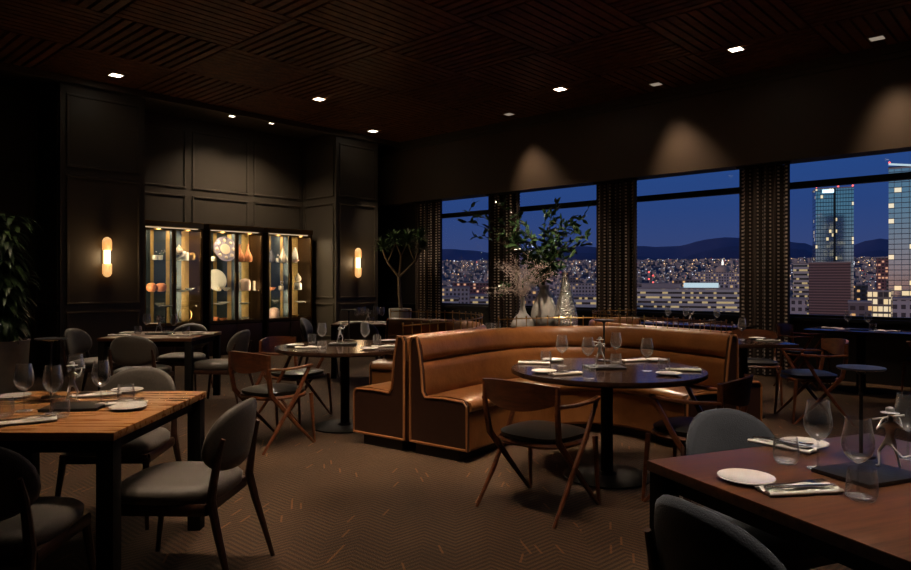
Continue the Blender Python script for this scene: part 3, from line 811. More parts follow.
def lay(items, zt=.75):
    for it in items:
        k, px, py, rot, where = it[:5]
        x, y = at(px, py, zt); z = zt
        if k == 'tray': z = zt+.0005
        if k in ('lamp', 'fig') and not (len(it) > 5 and it[5] == 'bare'): z = zt+.0155
        PR[k].put((x, y, z+.0006), TH+R(rot), KN[k]+' '+where, GR[k])
        if k == 'napkin' and not (len(it) > 5):
            a = TH+R(rot)
            for kk, off in (('fork', .014), ('knife', -.012)):
                PR[kk].put((x-sin(a)*off, y+cos(a)*off, z+.0195), a+R(3 if kk == 'fork' else -3), KN[kk]+' on the napkin '+where, GR[kk])
T = 'the amber walnut table'
lay([('tray', 76, 408, 8, 'in the middle of '+T), ('fig', 72, 405, -20, 'standing on '+T), ('lamp', 51, 401, 0, 'rising above '+T),
     ('wine', 24, 411, 0, 'on '+T+' nearest the ribbed planter'), ('wine', 53, 413, 0, 'at the front edge of '+T+' beside a tumbler'),
     ('wine', 76, 396, 0, 'behind the figurine on '+T), ('wine', 101, 406, 0, 'on '+T+' nearest the aisle chair'),
     ('tumbler', 4, 417, 0, 'on '+T+', cut by the picture edge'), ('tumbler', 60, 417.5, 0, 'on '+T+' in front of the tray'), ('tumbler', 126, 402, 0, 'on '+T+' between two bread plates'),
     ('plate', 13, 398, 0, 'on '+T+' at the planter corner'), ('plate', 127, 392, 0, 'on the far edge of '+T), ('plate', 128, 409, 0, 'on '+T+' nearest the aisle chair'),
     ('napkin', 26, 423, 32, 'at the front edge of '+T), ('napkin', 97, 396, 28, 'at the far edge of '+T), ('napkin', 122, 405, 12, 'on '+T+' by the aisle-side plate')])
T = 'the blue-sheened walnut table'
a3 = math.degrees(RZ3-TH)
lay([('tray', 868, 476, a3, 'in the middle of '+T), ('fig', 890, 474, -15, 'standing on '+T), ('lamp', 861, 461, 0, 'rising above '+T),
     ('wine', 818, 469, 0, 'on '+T+' between tumbler and lamp'), ('wine', 858, 496, 0, 'at the front of '+T+' behind a tumbler'), ('wine', 908, 458, 0, 'on '+T+', cut by the picture edge'),
     ('tumbler', 786, 463, 0, 'on '+T+' over the far napkin'), ('tumbler', 862, 500, 0, 'on '+T+' nearest the camera'),
     ('plate', 746, 481, 0, 'on '+T+' nearest the front chair'), ('plate', 804, 446, 0, 'on '+T+' nearest the rear chair'),
     ('napkin', 798, 492, a3-14, 'on '+T+' next to the front plate'), ('napkin', 783, 447, a3-75, 'on '+T+' next to the rear plate')])
T = 'the booth round table'
lay([('tray', 604, 368, 5, 'in the middle of '+T), ('fig', 600, 367, 160, 'standing on '+T), ('lamp', 604, 363, 0, 'rising above '+T),
     ('wine', 562, 366, 0, 'on '+T+' toward the booth back, beside the small tumbler'), ('wine', 588, 369.5, 0, 'in front of the tray on '+T), ('wine', 616, 362, 0, 'behind the tray on '+T), ('wine', 647, 371, 0, 'on '+T+' toward the window-side chair'),
     ('tumbler', 546, 363, 0, 'on '+T+' between plate and leather back'), ('tumbler', 589, 380, 0, 'at the front edge of '+T), ('tumbler', 616, 366, 0, 'touching the tray on '+T), ('tumbler', 664, 371, 0, 'on '+T+' behind the window-side plate'),
     ('plate', 544, 372.5, 0, 'on '+T+' above the nearer armchair'), ('plate', 553, 361, 0, 'on '+T+' at the cabinet-side far rim'), ('plate', 657, 361, 0, 'on '+T+' at the window-side far rim'), ('plate', 669, 375, 0, 'on '+T+' at the window-side near rim'),
     ('napkin', 534, 363.5, -8, 'on '+T+' at its cabinet-side rim'), ('napkin', 565, 374.5, 25, 'on '+T+' at its near rim'), ('napkin', 634, 361, 25, 'on '+T+' at its far rim'), ('napkin', 683, 370.5, -12, 'on '+T+' at its window-side rim')])
T = 'the outer round table'
lay([('tray', 343, 344.5, 5, 'in the middle of '+T), ('fig', 340, 344.5, -30, 'standing on '+T), ('lamp', 349, 342, 0, 'rising above '+T),
     ('wine', 322, 347, 0, 'on '+T+' on its cabinet side'), ('wine', 365, 347, 0, 'on '+T+' nearest the booth end'),
     ('tumbler', 312, 343, 0, 'on '+T+' behind the plates'), ('tumbler', 322, 351, 0, 'at the near edge of '+T), ('tumbler', 377, 344, 0, 'on '+T+' nearest the booth seat'),
     ('plate', 295, 346, 0, 'on '+T+' above the nearer armchair'), ('plate', 389, 341.5, 0, 'on '+T+' at its far booth-side rim'), ('plate', 369, 349.5, 0, 'on '+T+' at its near booth-side rim'),
     ('napkin', 308, 348, 10, 'on '+T+' at the armchair side', 0), ('napkin', 384, 347, 10, 'on '+T+' at the booth side', 0)])
T = 'the table before the cabinets'
lay([('tray', 160, 334, 0, 'in the middle of '+T), ('fig', 159, 334, 10, 'standing on '+T), ('lamp', 166, 333.4, 0, 'rising above '+T),
     ('wine', 147, 333, 0, 'on the planter side of '+T), ('wine', 174, 334, 0, 'on the aisle side of '+T), ('tumbler', 138, 334, 0, 'on the planter side of '+T), ('tumbler', 186, 334.2, 0, 'on the aisle side of '+T),
     ('plate', 127, 333.5, 0, 'on the planter side of '+T), ('plate', 197, 333.3, 0, 'on the aisle side of '+T),
     ('napkin', 120, 335.6, 0, 'at the planter-side corner of '+T, 0), ('napkin', 180, 336, 0, 'at the near edge of '+T, 0), ('napkin', 203, 334.8, 8, 'at the aisle-side corner of '+T, 0)])
T = 'the far table by the potted tree'
lay([('fig', 368, 322.5, 0, 'standing on '+T, 'bare'), ('wine', 357, 322.5, 0, 'on '+T+', nearest the sconce'), ('wine', 363, 321.8, 0, 'on '+T+', beside the figurine'), ('wine', 376, 321.8, 0, 'on '+T+', behind the figurine'), ('wine', 382, 322.5, 0, 'on '+T+', nearest the tree'),
     ('napkin', 348, 322.8, 0, 'on the sconce side of '+T, 0), ('napkin', 388, 322.6, 0, 'on the tree side of '+T, 0), ('tumbler', 371, 323.6, 0, 'at the near edge of '+T)])
def wl(k, px, Yo, T0, where, *a):   # on the window tables: px along, Yo depth
    X = wallx(px, T0[1]+Yo); PR[k].put((X, T0[1]+Yo, .7506+(.016 if k in ('fig', 'lamp') and not a else 0)), R(a[1]) if len(a) > 1 else 0, KN[k]+' '+where, GR[k])
T = 'the skyscraper-window table'
wl('napkin', 832, .05, W1, 'on '+T+', curtain side'); wl('napkin', 889, -.02, W1, 'on '+T+', picture-edge side'); wl('plate', 842, -.18, W1, 'on '+T+', curtain side'); wl('plate', 882, -.2, W1, 'on '+T+', picture-edge side')
wl('wine', 848, .1, W1, 'on '+T+', curtain side'); wl('wine', 868, .05, W1, 'on '+T+', beside the tray'); wl('tray', 858, -.03, W1, 'on '+T); wl('tumbler', 873, -.1, W1, 'on '+T)
T = 'the long table under the hospital view'
wl('wine', 668, .05, W5, 'on '+T+', nearest the vases'); wl('wine', 686, .1, W5, 'in the middle of '+T); wl('wine', 717, -.05, W5, 'on '+T+', nearest the widest curtain')
wl('napkin', 653, -.05, W5, 'on '+T+', nearest the vases'); wl('napkin', 699, -.12, W5, 'in the middle of '+T); wl('napkin', 726, .02, W5, 'on '+T+', nearest the widest curtain')
wl('plate', 661, -.18, W5, 'on '+T+', nearest the vases'); wl('plate', 708, .12, W5, 'on '+T+', nearest the widest curtain'); wl('tumbler', 676, -.15, W5, 'on '+T+', nearest the vases'); wl('tumbler', 712, -.2, W5, 'on '+T+', nearest the widest curtain')
wl('fig', 690, -.02, W5, 'standing on '+T, 1)
T = 'the dark table past the booth end'
lay([('wine', 742, 340, 0, 'on '+T), ('napkin', 768, 341, -20, 'on '+T+', beside the plate'), ('plate', 757, 339, 0, 'on '+T)])

# ------------------------------------------------------------------ vases and branches
def leafset(mb, p, dirv, L, Wd):
    d = Vector(dirv).normalized(); s = d.cross(Vector((random.uniform(-1, 1), random.uniform(-1, 1), random.uniform(.2, 1)))).normalized(); u = s.cross(d)
    p = Vector(p); a = p; b = p+d*L*.35+s*Wd/2+u*L*.04; c = p+d*L*.35-s*Wd/2+u*L*.04; m_ = p+d*L*.4-u*L*.02
    b2 = p+d*L*.7+s*Wd*.38; c2 = p+d*L*.7-s*Wd*.38; m2 = p+d*L*.72-u*L*.03; e = p+d*L-u*L*.10
    mb.add([a, b, m_, c, b2, m2, c2, e], [(0, 1, 2), (0, 2, 3), (1, 4, 5, 2), (2, 5, 6, 3), (4, 7, 5), (5, 7, 6)])
def vase(name, prof, mat, r, d, z, label, group=None, n=32):
    x, y = W(r, d); return tag(MB().lathe(prof, n).build(name, mat, loc=(x, y, z), ang=60), label, 'vase', group)
zt = .816
def hollow(o, th=.006): return o+[(max(.004, r-th), z) for r, z in o[::-1] if z > .03]+[(.002, .03)]
v1 = hollow([(.07, 0), (.115, .03), (.125, .08), (.10, .14), (.045, .20), (.026, .26), (.022, .34), (.026, .37)])
v2 = hollow([(.09, 0), (.135, .05), (.145, .15), (.13, .25), (.085, .36), (.052, .42), (.050, .47), (.060, .495)])
v3_ = hollow([(.10, 0), (.125, .06), (.125, .16), (.095, .30), (.062, .42), (.044, .52), (.040, .60), (.045, .63)])
vase('bottle_vase', v1, 'stone_white', .71, 7.2, zt, 'white bottle-necked vase holding bleached twigs, smallest on the booth ledge')
vase('bottle_vase', v2, 'stone_white', .955, 7.35, zt, 'fat white vase holding the green leafy branches')
vase('bottle_vase', v3_, 'hammered', 1.165, 7.2, zt, 'tall hammered silver vase on the booth ledge')
def pix(px, py, d): return ((px-CX)/F*d, d, CH-(py-HY)*d/F)
def branches(loc, tips, name, label, leafn, spread):
    r0, d0, z0 = loc; x0, y0 = W(r0, d0); t = thing(name, label, 'branches', (x0, y0, z0))
    st = MB(); lf = MB()
    for (px, py, dd) in tips:
        r, d, z = pix(px, py, d0+dd); x, y = W(r, d); tip = Vector((x-x0, y-y0, z-z0))
        mid = Vector((tip.x*.35, tip.y*.35, tip.z*.62+.05)); root = Vector((0, 0, -.30))
        cp = catmull([root, Vector((0, 0, 0)), mid, tip], 6); m = len(cp)
        st.tube(cp, [.006-.0045*i/(m-1) for i in range(m)], 5)
        for i in range(8, m):
            for q in range(leafn):
                f = random.random(); p = cp[i-1].lerp(cp[i], f)
                dv = (cp[i]-cp[i-1]).normalized()*.6+Vector((random.gauss(0, .7), random.gauss(0, .7), random.gauss(.1, .55)))
                if random.random() < .35:
                    q2 = p+dv.normalized()*random.uniform(.04, spread); st.tube([p, q2], [.002, .0012], 4)
                    for _ in range(3): leafset(lf, p.lerp(q2, random.uniform(.4, 1)), dv+Vector((random.gauss(0, .7), random.gauss(0, .7), random.gauss(0, .5))), random.uniform(.07, .12), random.uniform(.028, .042))
                leafset(lf, p, dv, random.uniform(.07, .125), random.uniform(.028, .044))
    st.build('stems', 'stem', t); lf.build('leaves', 'leaf', t, recalc=False)
    return t
branches((.955, 7.35, zt+.49), [(468, 222, 0), (462, 210, .2), (478, 237, -.1), (500, 205, .2), (516, 225, -.1), (545, 215, 0), (555, 208, .3), (571, 218, .1), (586, 214, 0), (592, 232, -.1), (582, 245, .1), (570, 258, -.2), (555, 245, .2), (540, 250, -.2), (526, 240, 0), (530, 262, .1), (548, 235, -.2), (508, 248, .1), (560, 268, -.1), (575, 232, .2), (500, 285, .0)],
         'leafy_branches', 'dark green leafy branches fanning out of the fat white vase', 2, .13)
# bleached twigs
r0, d0 = .71, 7.2; x0, y0 = W(r0, d0); z0 = zt+.37
t = thing('bleached_twigs', 'pale bleached twigs spraying from the smallest vase', 'branches', (x0, y0, z0)); st = MB(); bd = MB()
for k in range(26):
    a = random.uniform(-1.25, 1.15); ln = random.uniform(.25, .50); b = random.uniform(-.35, .35)
    tipr = sin(a)*ln*.95; tipz = abs(cos(a))*ln*1.0-.02-(.12 if a < -.9 else 0); dx, dy = W(tipr, b)
    tip = Vector((dx, dy, tipz)); mid = tip*.5+Vector((0, 0, .06))
    cp = catmull([Vector((0, 0, -.2)), Vector((0, 0, 0)), mid, tip], 5)
    st.tube(cp, [.0028-.0018*i/(len(cp)-1) for i in range(len(cp))], 4)
    for i in range(6, len(cp)):
        for q in range(3):
            p = cp[i]; e = p+Vector((random.gauss(0, .03), random.gauss(0, .03), random.gauss(.01, .03))); st.tube([p, e], [.0014, .0008], 3)
            st.lathe([(.0005, -.006), (.005, 0), (.0005, .006)], 5, c=e)
st.build('twigs', 'twig_white', t)
for px, lb in ((489, 'clear tumbler on the booth ledge, nearest the second curtain'), (497, 'clear tumbler on the booth ledge, beside the smallest vase')):
    r, d = (px-CX)/F*7.3, 7.3; x, y = W(r, d); PR['tumbler'].put((x, y, zt+.001), 0, lb, None)

# ------------------------------------------------------------------ potted plants
# big leafy plant in ribbed planter
x, y = W(-4.90, 7.3); t = thing('potted_plant', 'tall dark leafy plant in a grey ribbed planter by the panelled pier', 'plant', (x, y, 0))
mb = MB(); n = 64; prof = [(.22, 0), (.25, .02), (.29, .70), (.30, .72)]; vs = []
inner = [(.27, .72), (.26, .64)]
for r, z in prof+inner:
    for j in range(n): rr = r*(1+(.018 if j % 2 else 0)*(1 if (r, z) in prof else 0)); vs.append((rr*cos(2*pi*j/n), rr*sin(2*pi*j/n), z))
k = 6; fs = [(i*n+j, i*n+(j+1) % n, (i+1)*n+(j+1) % n, (i+1)*n+j) for i in range(k-1) for j in range(n)]+[tuple(range(n-1, -1, -1)), tuple((k-1)*n+j for j in range(n))]
mb.add(vs, fs).build('planter', 'concrete', t)
MB().lathe([(.255, .642), (.01, .655)], 24).build('soil', 'soil', t)
st = MB(); lf = MB()
for k in range(9):
    a = 2*pi*k/9+.3; hh = random.uniform(1.25, 2.25); rr = random.uniform(.05, .22)
    cp = catmull([Vector((.08*cos(a), .08*sin(a), .60)), Vector((rr*.6*cos(a), rr*.6*sin(a), hh*.6)), Vector((rr*1.3*cos(a), rr*1.3*sin(a), hh*.92))], 8)
    st.tube(cp, [.018-.010*i/(len(cp)-1) for i in range(len(cp))], 6)
    for i in range(5, len(cp)):
        for q in range(7):
            b = random.uniform(0, 2*pi); el = random.uniform(-.1, .9); p = cp[i]
            L = random.uniform(.22, .40); P2 = []
            d = Vector((cos(b), sin(b), 0)); sd = Vector((-sin(b), cos(b), 0))
            G = []
            for s_ in range(7):
                f = s_/6; w_ = .030*sin(pi*min(1, f*.92+.08))+.002
                c = p+d*L*f*(1-.25*f)+Vector((0, 0, L*(el*f-1.15*f*f*(.5+el*.4))))
                G.append([c+sd*w_, c-Vector((0, 0, .006)), c-sd*w_])
            a_ = len(lf.v); lf.add([v for row in G for v in row], [(3*i2+j, 3*i2+j+1, 3*i2+4+j, 3*i2+3+j) for i2 in range(6) for j in range(2)])
st.build('stems', 'stem', t); lf.build('foliage', 'leaf_dark', t, recalc=False)
# branching dragon tree in white pot
X, Y = -10.15, 9.42
t = thing('potted_tree', 'small branching spiky tree in a white planter by the first curtain', 'plant', (X, Y, 0))
MB().lathe([(.19, 0), (.20, .02), (.235, .78), (.215, .79), (.20, .70)], 36).build('planter', 'stone_white', t)
MB().lathe([(.20, .702), (.01, .71)], 20).build('soil', 'soil', t)
tr = MB(); lf = MB(); tips = []
def limb(p, q, r0, r1): tr.tube([p, (Vector(p)+Vector(q))/2+Vector((random.uniform(-.02, .02), random.uniform(-.02, .02), 0)), q], [r0, (r0+r1)/2, r1], 8)
fk = Vector((-.02, -.02, 1.42)); limb((0.03, 0, .70), fk, .042, .034)
fdir = Vector((cos(TH), sin(TH), 0))
for s, h, sub in ((-.26, 1.72, ((-.34, 2.02), (-.12, 2.12))), (.02, 1.85, ((-.02, 2.18), (.12, 2.2))), (.30, 1.74, ((.26, 2.08), (.42, 1.98), (.36, 2.2)))):
    p = fdir*s+Vector((0, 0, h)); limb(fk, p, .026, .020)
    for a, b in sub:
        q = fdir*a+Vector((random.uniform(-.1, .1), random.uniform(-.15, .1), b)); limb(p, q, .016, .012); tips.append(q)
for q in tips:
    for k in range(95):
        b = random.uniform(0, 2*pi); el = random.uniform(-.35, 1.3); L = random.uniform(.22, .34); d = Vector((cos(b)*cos(el), sin(b)*cos(el), sin(el))); sd = Vector((-sin(b), cos(b), 0))
        c1 = q+d*L*.5; c2 = q+d*L+Vector((0, 0, -.05))
        lf.add([q+sd*.010, q-sd*.010, c1-sd*.017, c1+sd*.017, c2], [(0, 1, 2, 3), (3, 2, 4)])
tr.build('trunk', 'bark', t); lf.build('foliage', 'leaf_dark', t, recalc=False)

# ------------------------------------------------------------------ display cabinets
XF = -11.42; CD = XF-XR0-.03   # front plane, depth
def cabinet(ya, yb, label, header='brass_dark'):
    w = yb-ya; h = w/2; t = thing('display_cabinet', label, 'cabinet', (XF, (ya+yb)/2, 0), -pi/2, 'brass display cabinets')
    # local: +Y toward the room, depth goes -Y ; local x grows toward -world Y
    D = CD; fm = .035
    MB().box(-h, h, -D, -.012, 0, .575).build('base', 'bronze', t, smooth=False)
    for s in (-1, 1): MB().box(min(s*.01, s*(h-.02)), max(s*.01, s*(h-.02)), -.012, .006, .06, .55).build('door', 'panel_dark', t, bev=.004)
    MB().box(-h, -h+fm, -D, -.014, .576, 2.26).box(h-fm, h, -D, -.014, .576, 2.26).box(-.02, .02, -.045, -.014, .60, 2.20).build('frame', 'bronze', t, smooth=False)
    MB().box(-h-.01, h+.01, -D, .015, 2.261, 2.36).build('header', header, t, bev=.004)
    MB().box(-h+fm, h-fm, -D, -.016, .577, .60).build('floor_panel', 'brass_dark', t, smooth=False)
    MB().box(-h+fm, h-fm, -D, -D+.008, .601, 2.255).build('back_panel', 'gold_panel', t, smooth=False)
    for c in (-h*.45, h*.10, h*.62):
        MB().box(c-.105, c+.105, -D+.009, -D+.014, .602, 2.25).build('mirror_strip', 'mirror_dark', t, smooth=False)
    for z in (1.16, 1.70): MB().box(-h+fm, h-fm, -D+.016, -.05, z-.010, z).build('shelf', 'shelf_glass', t, smooth=False)
    MB().box(-h+fm, h-fm, -D+.016, -.10, .90, .908).build('shelf', 'shelf_glass', t, smooth=False)
    for s in (-1, 1):
        a, b = (-h+.004, -.004) if s < 0 else (.004, h-.004)
        d = MB().box(a, a+.032, -.012, .006, .60, 2.24).box(b-.032, b, -.012, .006, .60, 2.24).box(a+.032, b-.032, -.012, .006, .60, .63).box(a+.032, b-.032, -.012, .006, 2.205, 2.24).build('glass_door', 'brass_dark', t, smooth=False)
        MB().box(a+.033, b-.033, -.006, -.002, .631, 2.204).build('pane', 'door_glass', d, smooth=False)
        hx = -.03 if s < 0 else .03
        MB().tube([(hx-.0, .022, 1.30), (hx, .022, 1.50)], .006, 8).tube([(hx, .005, 1.32), (hx, .022, 1.32)], .004, 6).tube([(hx, .005, 1.48), (hx, .022, 1.48)], .004, 6).build('handle', 'brass', d)
    # LED light bar under the header
    MB().box(-h+.06, h-.06, -.075, -.055, 2.235, 2.255).build('light_bar', 'led', t, smooth=False)
    for q in (-.5, .5):
        for zz, pw in ((2.23, 7.0),):
            l = bpy.data.lights.new('cabinet_light', 'AREA'); l.shape = 'RECTANGLE'; l.size = w*.36; l.size_y = .05; l.energy = pw; l.color = (1, .74, .45)
            o = bpy.data.objects.new('cabinet_light', l); COL.objects.link(o); o.location = (XF-.12, (ya+yb)/2+q*w*.5, zz)
    for sy in (-1, 1):
        l = bpy.data.lights.new('cabinet_light', 'AREA'); l.shape = 'RECTANGLE'; l.size = .02; l.size_y = 1.5; l.energy = 5.5; l.color = (1, .74, .45)
        o = bpy.data.objects.new('cabinet_light', l); COL.objects.link(o); o.location = (XF-.05, (ya+yb)/2+sy*(h-.045), 1.42)
        o.rotation_euler = Matrix(((0, -sy*.8, .6), (0, .6*1, .8*sy), (-1, 0, 0))).transposed().to_euler() if False else Vector((-.6, -sy*.8, 0)).to_track_quat('-Z', 'Y').to_euler()
    return t
M['led'] = glowmat('led_bar', (1, .75, .45), .9)
CY = [(4.83, 5.86), (5.98, 7.06), (7.16, 8.18)]
cl = ['brass display cabinet with orange pots, nearest the first sconce', 'middle brass display cabinet holding the sunburst plate', 'brass display cabinet nearest the second sconce']
for (a, b), lb, hd in zip(CY, cl, ('brass', 'brass_dark', 'brass_dark')): cabinet(a, b, lb, hd)  # brighter brass on the first header stands in for light falling on it
def cab_item(px, shelf, prof, mat, name, label, cat, dx=0, n=24, sx=1, sy=1, sc=1.0):
    Xi = XF-.20+dx; Yi = wally(px, Xi)
    o = MB().lathe([(r*sc, z*sc) for r, z in prof], n, sx=sx, sy=sy).build(name, mat, loc=(Xi, Yi, shelf+.0008), ang=60); return tag(o, label, cat)
S0, S1, S2, S3 = .601, .909, 1.161, 1.701
pot = [(.05, 0), (.085, .03), (.10, .08), (.085, .13), (.05, .155), (.035, .16), (.03, .15)]
bottle = [(.06, 0), (.075, .03), (.07, .09), (.035, .16), (.016, .22), (.016, .27), (.024, .285), (.018, .28)]
jar = [(.085, 0), (.095, .02), (.095, .14), (.08, .18), (.04, .20), (.005, .21)]
bowl = [(.03, 0), (.035, .01), (.075, .045), (.085, .06), (.08, .06), (.03, .018), (.002, .015)]
cup = [(.03, 0), (.04, .01), (.042, .07), (.038, .07), (.034, .012), (.002, .01)]
dish = [(.05, 0), (.06, .004), (.12, .02), (.118, .024), (.05, .010), (.002, .010)]
drop = [(.02, 0), (.06, .03), (.07, .07), (.05, .11), (.02, .15), (.004, .18)]
cone = [(.045, 0), (.06, .02), (.055, .10), (.03, .17), (.02, .20), (.024, .22), (.018, .218)]
candle = [(.028, 0), (.028, .18), (.004, .185)]
its = [
 (151.5, S2, pot, 'terracotta', 'round_pot', 'round terracotta pot on the middle shelf, nearest the first sconce', 'pot'), (161, S2, pot, 'terracotta', 'round_pot', 'second round terracotta pot, on the middle shelf beside its twin', 'pot'),
 (160, S3, cup, 'china', 'cup', 'white cup on the top shelf above the terracotta pots', 'cup'), (155, S3, cup, 'china', 'cup', 'white cup on the top shelf, nearest the first sconce', 'cup'),
 (179, S3+.10, drop, 'cream', 'shell_vase', 'cream bulbous vase standing on stacked bowls', 'vase'), (179, S3, bowl, 'china', 'bowl', 'white bowl under the cream bulbous vase', 'bowl'),
 (184.5, S3, jar, 'china', 'ribbed_jar', 'squat white jar on the top shelf of the first cabinet', 'jar'), (191.5, S3, pot, 'brass_dark', 'round_pot', 'brown round pot on the top shelf of the first cabinet', 'pot'),
 (182, S2, dish, 'china', 'dish', 'white dish on the middle shelf of the first cabinet', 'dish'), (190, S2, bowl, 'glass', 'bowl', 'glass bowl on the middle shelf of the first cabinet', 'bowl'),
 (155, S0, dish, 'china', 'dish', 'white dish at the bottom of the first cabinet', 'dish'), (160, S1, bowl, 'glass', 'bowl', 'glass bowl on the low shelf of the first cabinet', 'bowl'),
 (213, S3, cup, 'china', 'cup', 'white cup beside the sunburst plate', 'cup'), (219, S2, cup, 'cream', 'candle_cup', 'cream cup on the middle shelf beside the leaning plate', 'cup'), (226, S2, bowl, 'cream', 'bowl', 'cream bowl on the middle shelf beside the leaning plate', 'bowl'),
 (220, S1, dish, 'china', 'dish', 'white dish on the low shelf under the leaning plate', 'dish'), (224, S1+.026, dish, 'china', 'dish', 'upper white dish stacked on the low shelf', 'dish'),
 (216, S0, cup, 'terracotta', 'cup', 'terracotta cup at the bottom of the middle cabinet, beside its twin', 'cup'), (223, S0, bowl, 'terracotta', 'bowl', 'terracotta bowl at the bottom of the middle cabinet', 'bowl'),
 (240, S3, bottle, 'terracotta', 'bottle_vase', 'slimmer terracotta bottle vase on the top shelf', 'vase'), (248, S3, bottle, 'terracotta', 'bottle_vase', 'terracotta bottle vase on the top shelf, nearest the third cabinet', 'vase'),
 (245, S2, jar, 'blush', 'domed_jar', 'pale blush domed jar in the middle cabinet', 'jar'), (254, S2, candle, 'cream', 'candle', 'tall cream candle beside the blush domed jar', 'candle'), (239, S2, candle, 'china', 'candle', 'white candle behind the middle cabinet door frame', 'candle'),
 (244, S1, dish, 'china', 'dish', 'white dish on the low shelf under the domed jar', 'dish'), (245, S0, bowl, 'glass', 'bowl', 'glass bowl at the bottom of the middle cabinet', 'bowl'),
 (271, S3, cone, 'slate_ceramic', 'bottle_vase', 'black vase on the top shelf of the third cabinet', 'vase'), (278, S3, cup, 'china', 'cup', 'white cup beside the black vase', 'cup'), (283, S3, bottle, 'cream', 'bottle_vase', 'cream bottle vase on the top shelf of the third cabinet', 'vase'),
 (272, S2, bowl, 'terracotta', 'bowl', 'terracotta bowl in the third cabinet', 'bowl'), (281, S2, cup, 'cream', 'cup', 'cream cup beside the terracotta bowl', 'cup'),
 (274, S0, jar, 'blush', 'domed_jar', 'pale blush jar at the bottom of the third cabinet', 'jar'), (284, S0, dish, 'brass_dark', 'dish', 'brass dish at the bottom of the third cabinet', 'dish'),
 (295, S3+.06, cone, 'china', 'bottle_vase', 'white conical vase standing on a blush bowl', 'vase'), (295, S3, bowl, 'blush', 'bowl', 'blush bowl under the white conical vase', 'bowl'),
 (298, S2, jar, 'china', 'lidded_jar', 'white jar below the teardrop finial in the third cabinet', 'jar'), (298, S2+.16, drop, 'cream', 'teardrop_vase', 'cream teardrop vase stacked on a white jar', 'vase'),
 (295, S0, bowl, 'brass', 'bowl', 'brass bowl at the bottom of the third cabinet', 'bowl'), (300, S1, dish, 'china', 'dish', 'white dish on the low shelf of the third cabinet', 'dish'), (276, S1, bowl, 'glass', 'bowl', 'glass bowl on the low shelf of the third cabinet', 'bowl')]
SCL = {'round_pot': .93, 'cup': 1.2, 'bottle_vase': 1.15, 'domed_jar': 1.1, 'ribbed_jar': .8, 'lidded_jar': .80, 'bowl': 1.0, 'dish': 1.0}
for px, sh, prof, mat, nm, lb, ct in its: cab_item(px, sh, prof, mat, nm, lb, ct, sc=SCL.get(nm, 1.0))
# standing plates
def stand_plate(px, shelf, rad, mat, name, label, dx, ctr=None):
    Xi = XF-.30+dx; Yi = wally(px, Xi); t = thing(name, label, 'plate', (Xi, Yi, shelf+.001))
    mb = MB().lathe([(rad*.5, 0), (rad*.55, .004), (rad, .018), (rad*.99, .022), (rad*.5, .009), (.001, .009)], 40)
    mb.xf(Matrix.Translation((-.0, 0, rad*.985)) @ Matrix.Rotation(R(78), 4, 'Y')); mb.build('rim', mat, t, ang=60)
    if ctr:
        mb = MB().lathe([(rad*.42, .010), (rad*.42, .016), (.001, .018)], 32)
        for k in range(8):
            a = 2*pi*k/8; mb.lathe([(rad*.15, .014), (rad*.13, .022), (.001, .023)], 16, c=(rad*.70*cos(a), rad*.70*sin(a), 0))
        mb.xf(Matrix.Translation((-.0, 0, rad*.985)) @ Matrix.Rotation(R(78), 4, 'Y')); mb.build('glaze_pattern', ctr, t, ang=60)
stand_plate(225, S3, .235, 'mauve', 'sunburst_plate', 'round mauve plate with a white centre, standing on the top shelf', 0, 'cream')
stand_plate(216, S2, .20, 'china', 'leaning_plate', 'large plain white plate leaning on the middle shelf', .06)
# wire ring ornament
Xi = XF-.18; Yi = wally(185, Xi)
t = thing('ring_ornament', 'thin brass ring ornament on the low part of the first cabinet', 'ornament', (Xi, Yi, S0+.001))
MB().tube([(0, .12*cos(2*pi*k/32), .145+.12*sin(2*pi*k/32)) for k in range(33)], .006, 6, cap=False).build('ring', 'brass', t)
MB().lathe([(.05, 0), (.05, .01), (.012, .016), (.008, .03)], 20).build('foot', 'brass', t)
# sprigs of white buds
for px, sh, lb, cab_ in ((160, S3+.085, 'white bud sprigs above the cups in the first cabinet', 0), (279, S3+.086, 'white bud sprigs above the cup in the third cabinet', 0), (281, S2+.086, 'white bud sprigs on the middle shelf of the third cabinet', 0), (222, S2+.086, 'small white sprigs beside the leaning plate', 0)):
    Xi = XF-.20; Yi = wally(px, Xi); mb = MB()
    t = thing('bud_sprigs', lb, 'flowers', (Xi, Yi, sh-.07)); b2 = MB()
    for k in range(7):
        e = Vector((random.uniform(-.05, .05), random.uniform(-.09, .09), random.uniform(.08, .16))); mb.tube([(0, 0, 0), e], .0018, 4)
        b2.lathe([(.001, -.010), (.011, 0), (.001, .010)], 8, c=e)
    mb.build('stems', 'leaf', t); b2.build('buds', 'china', t)

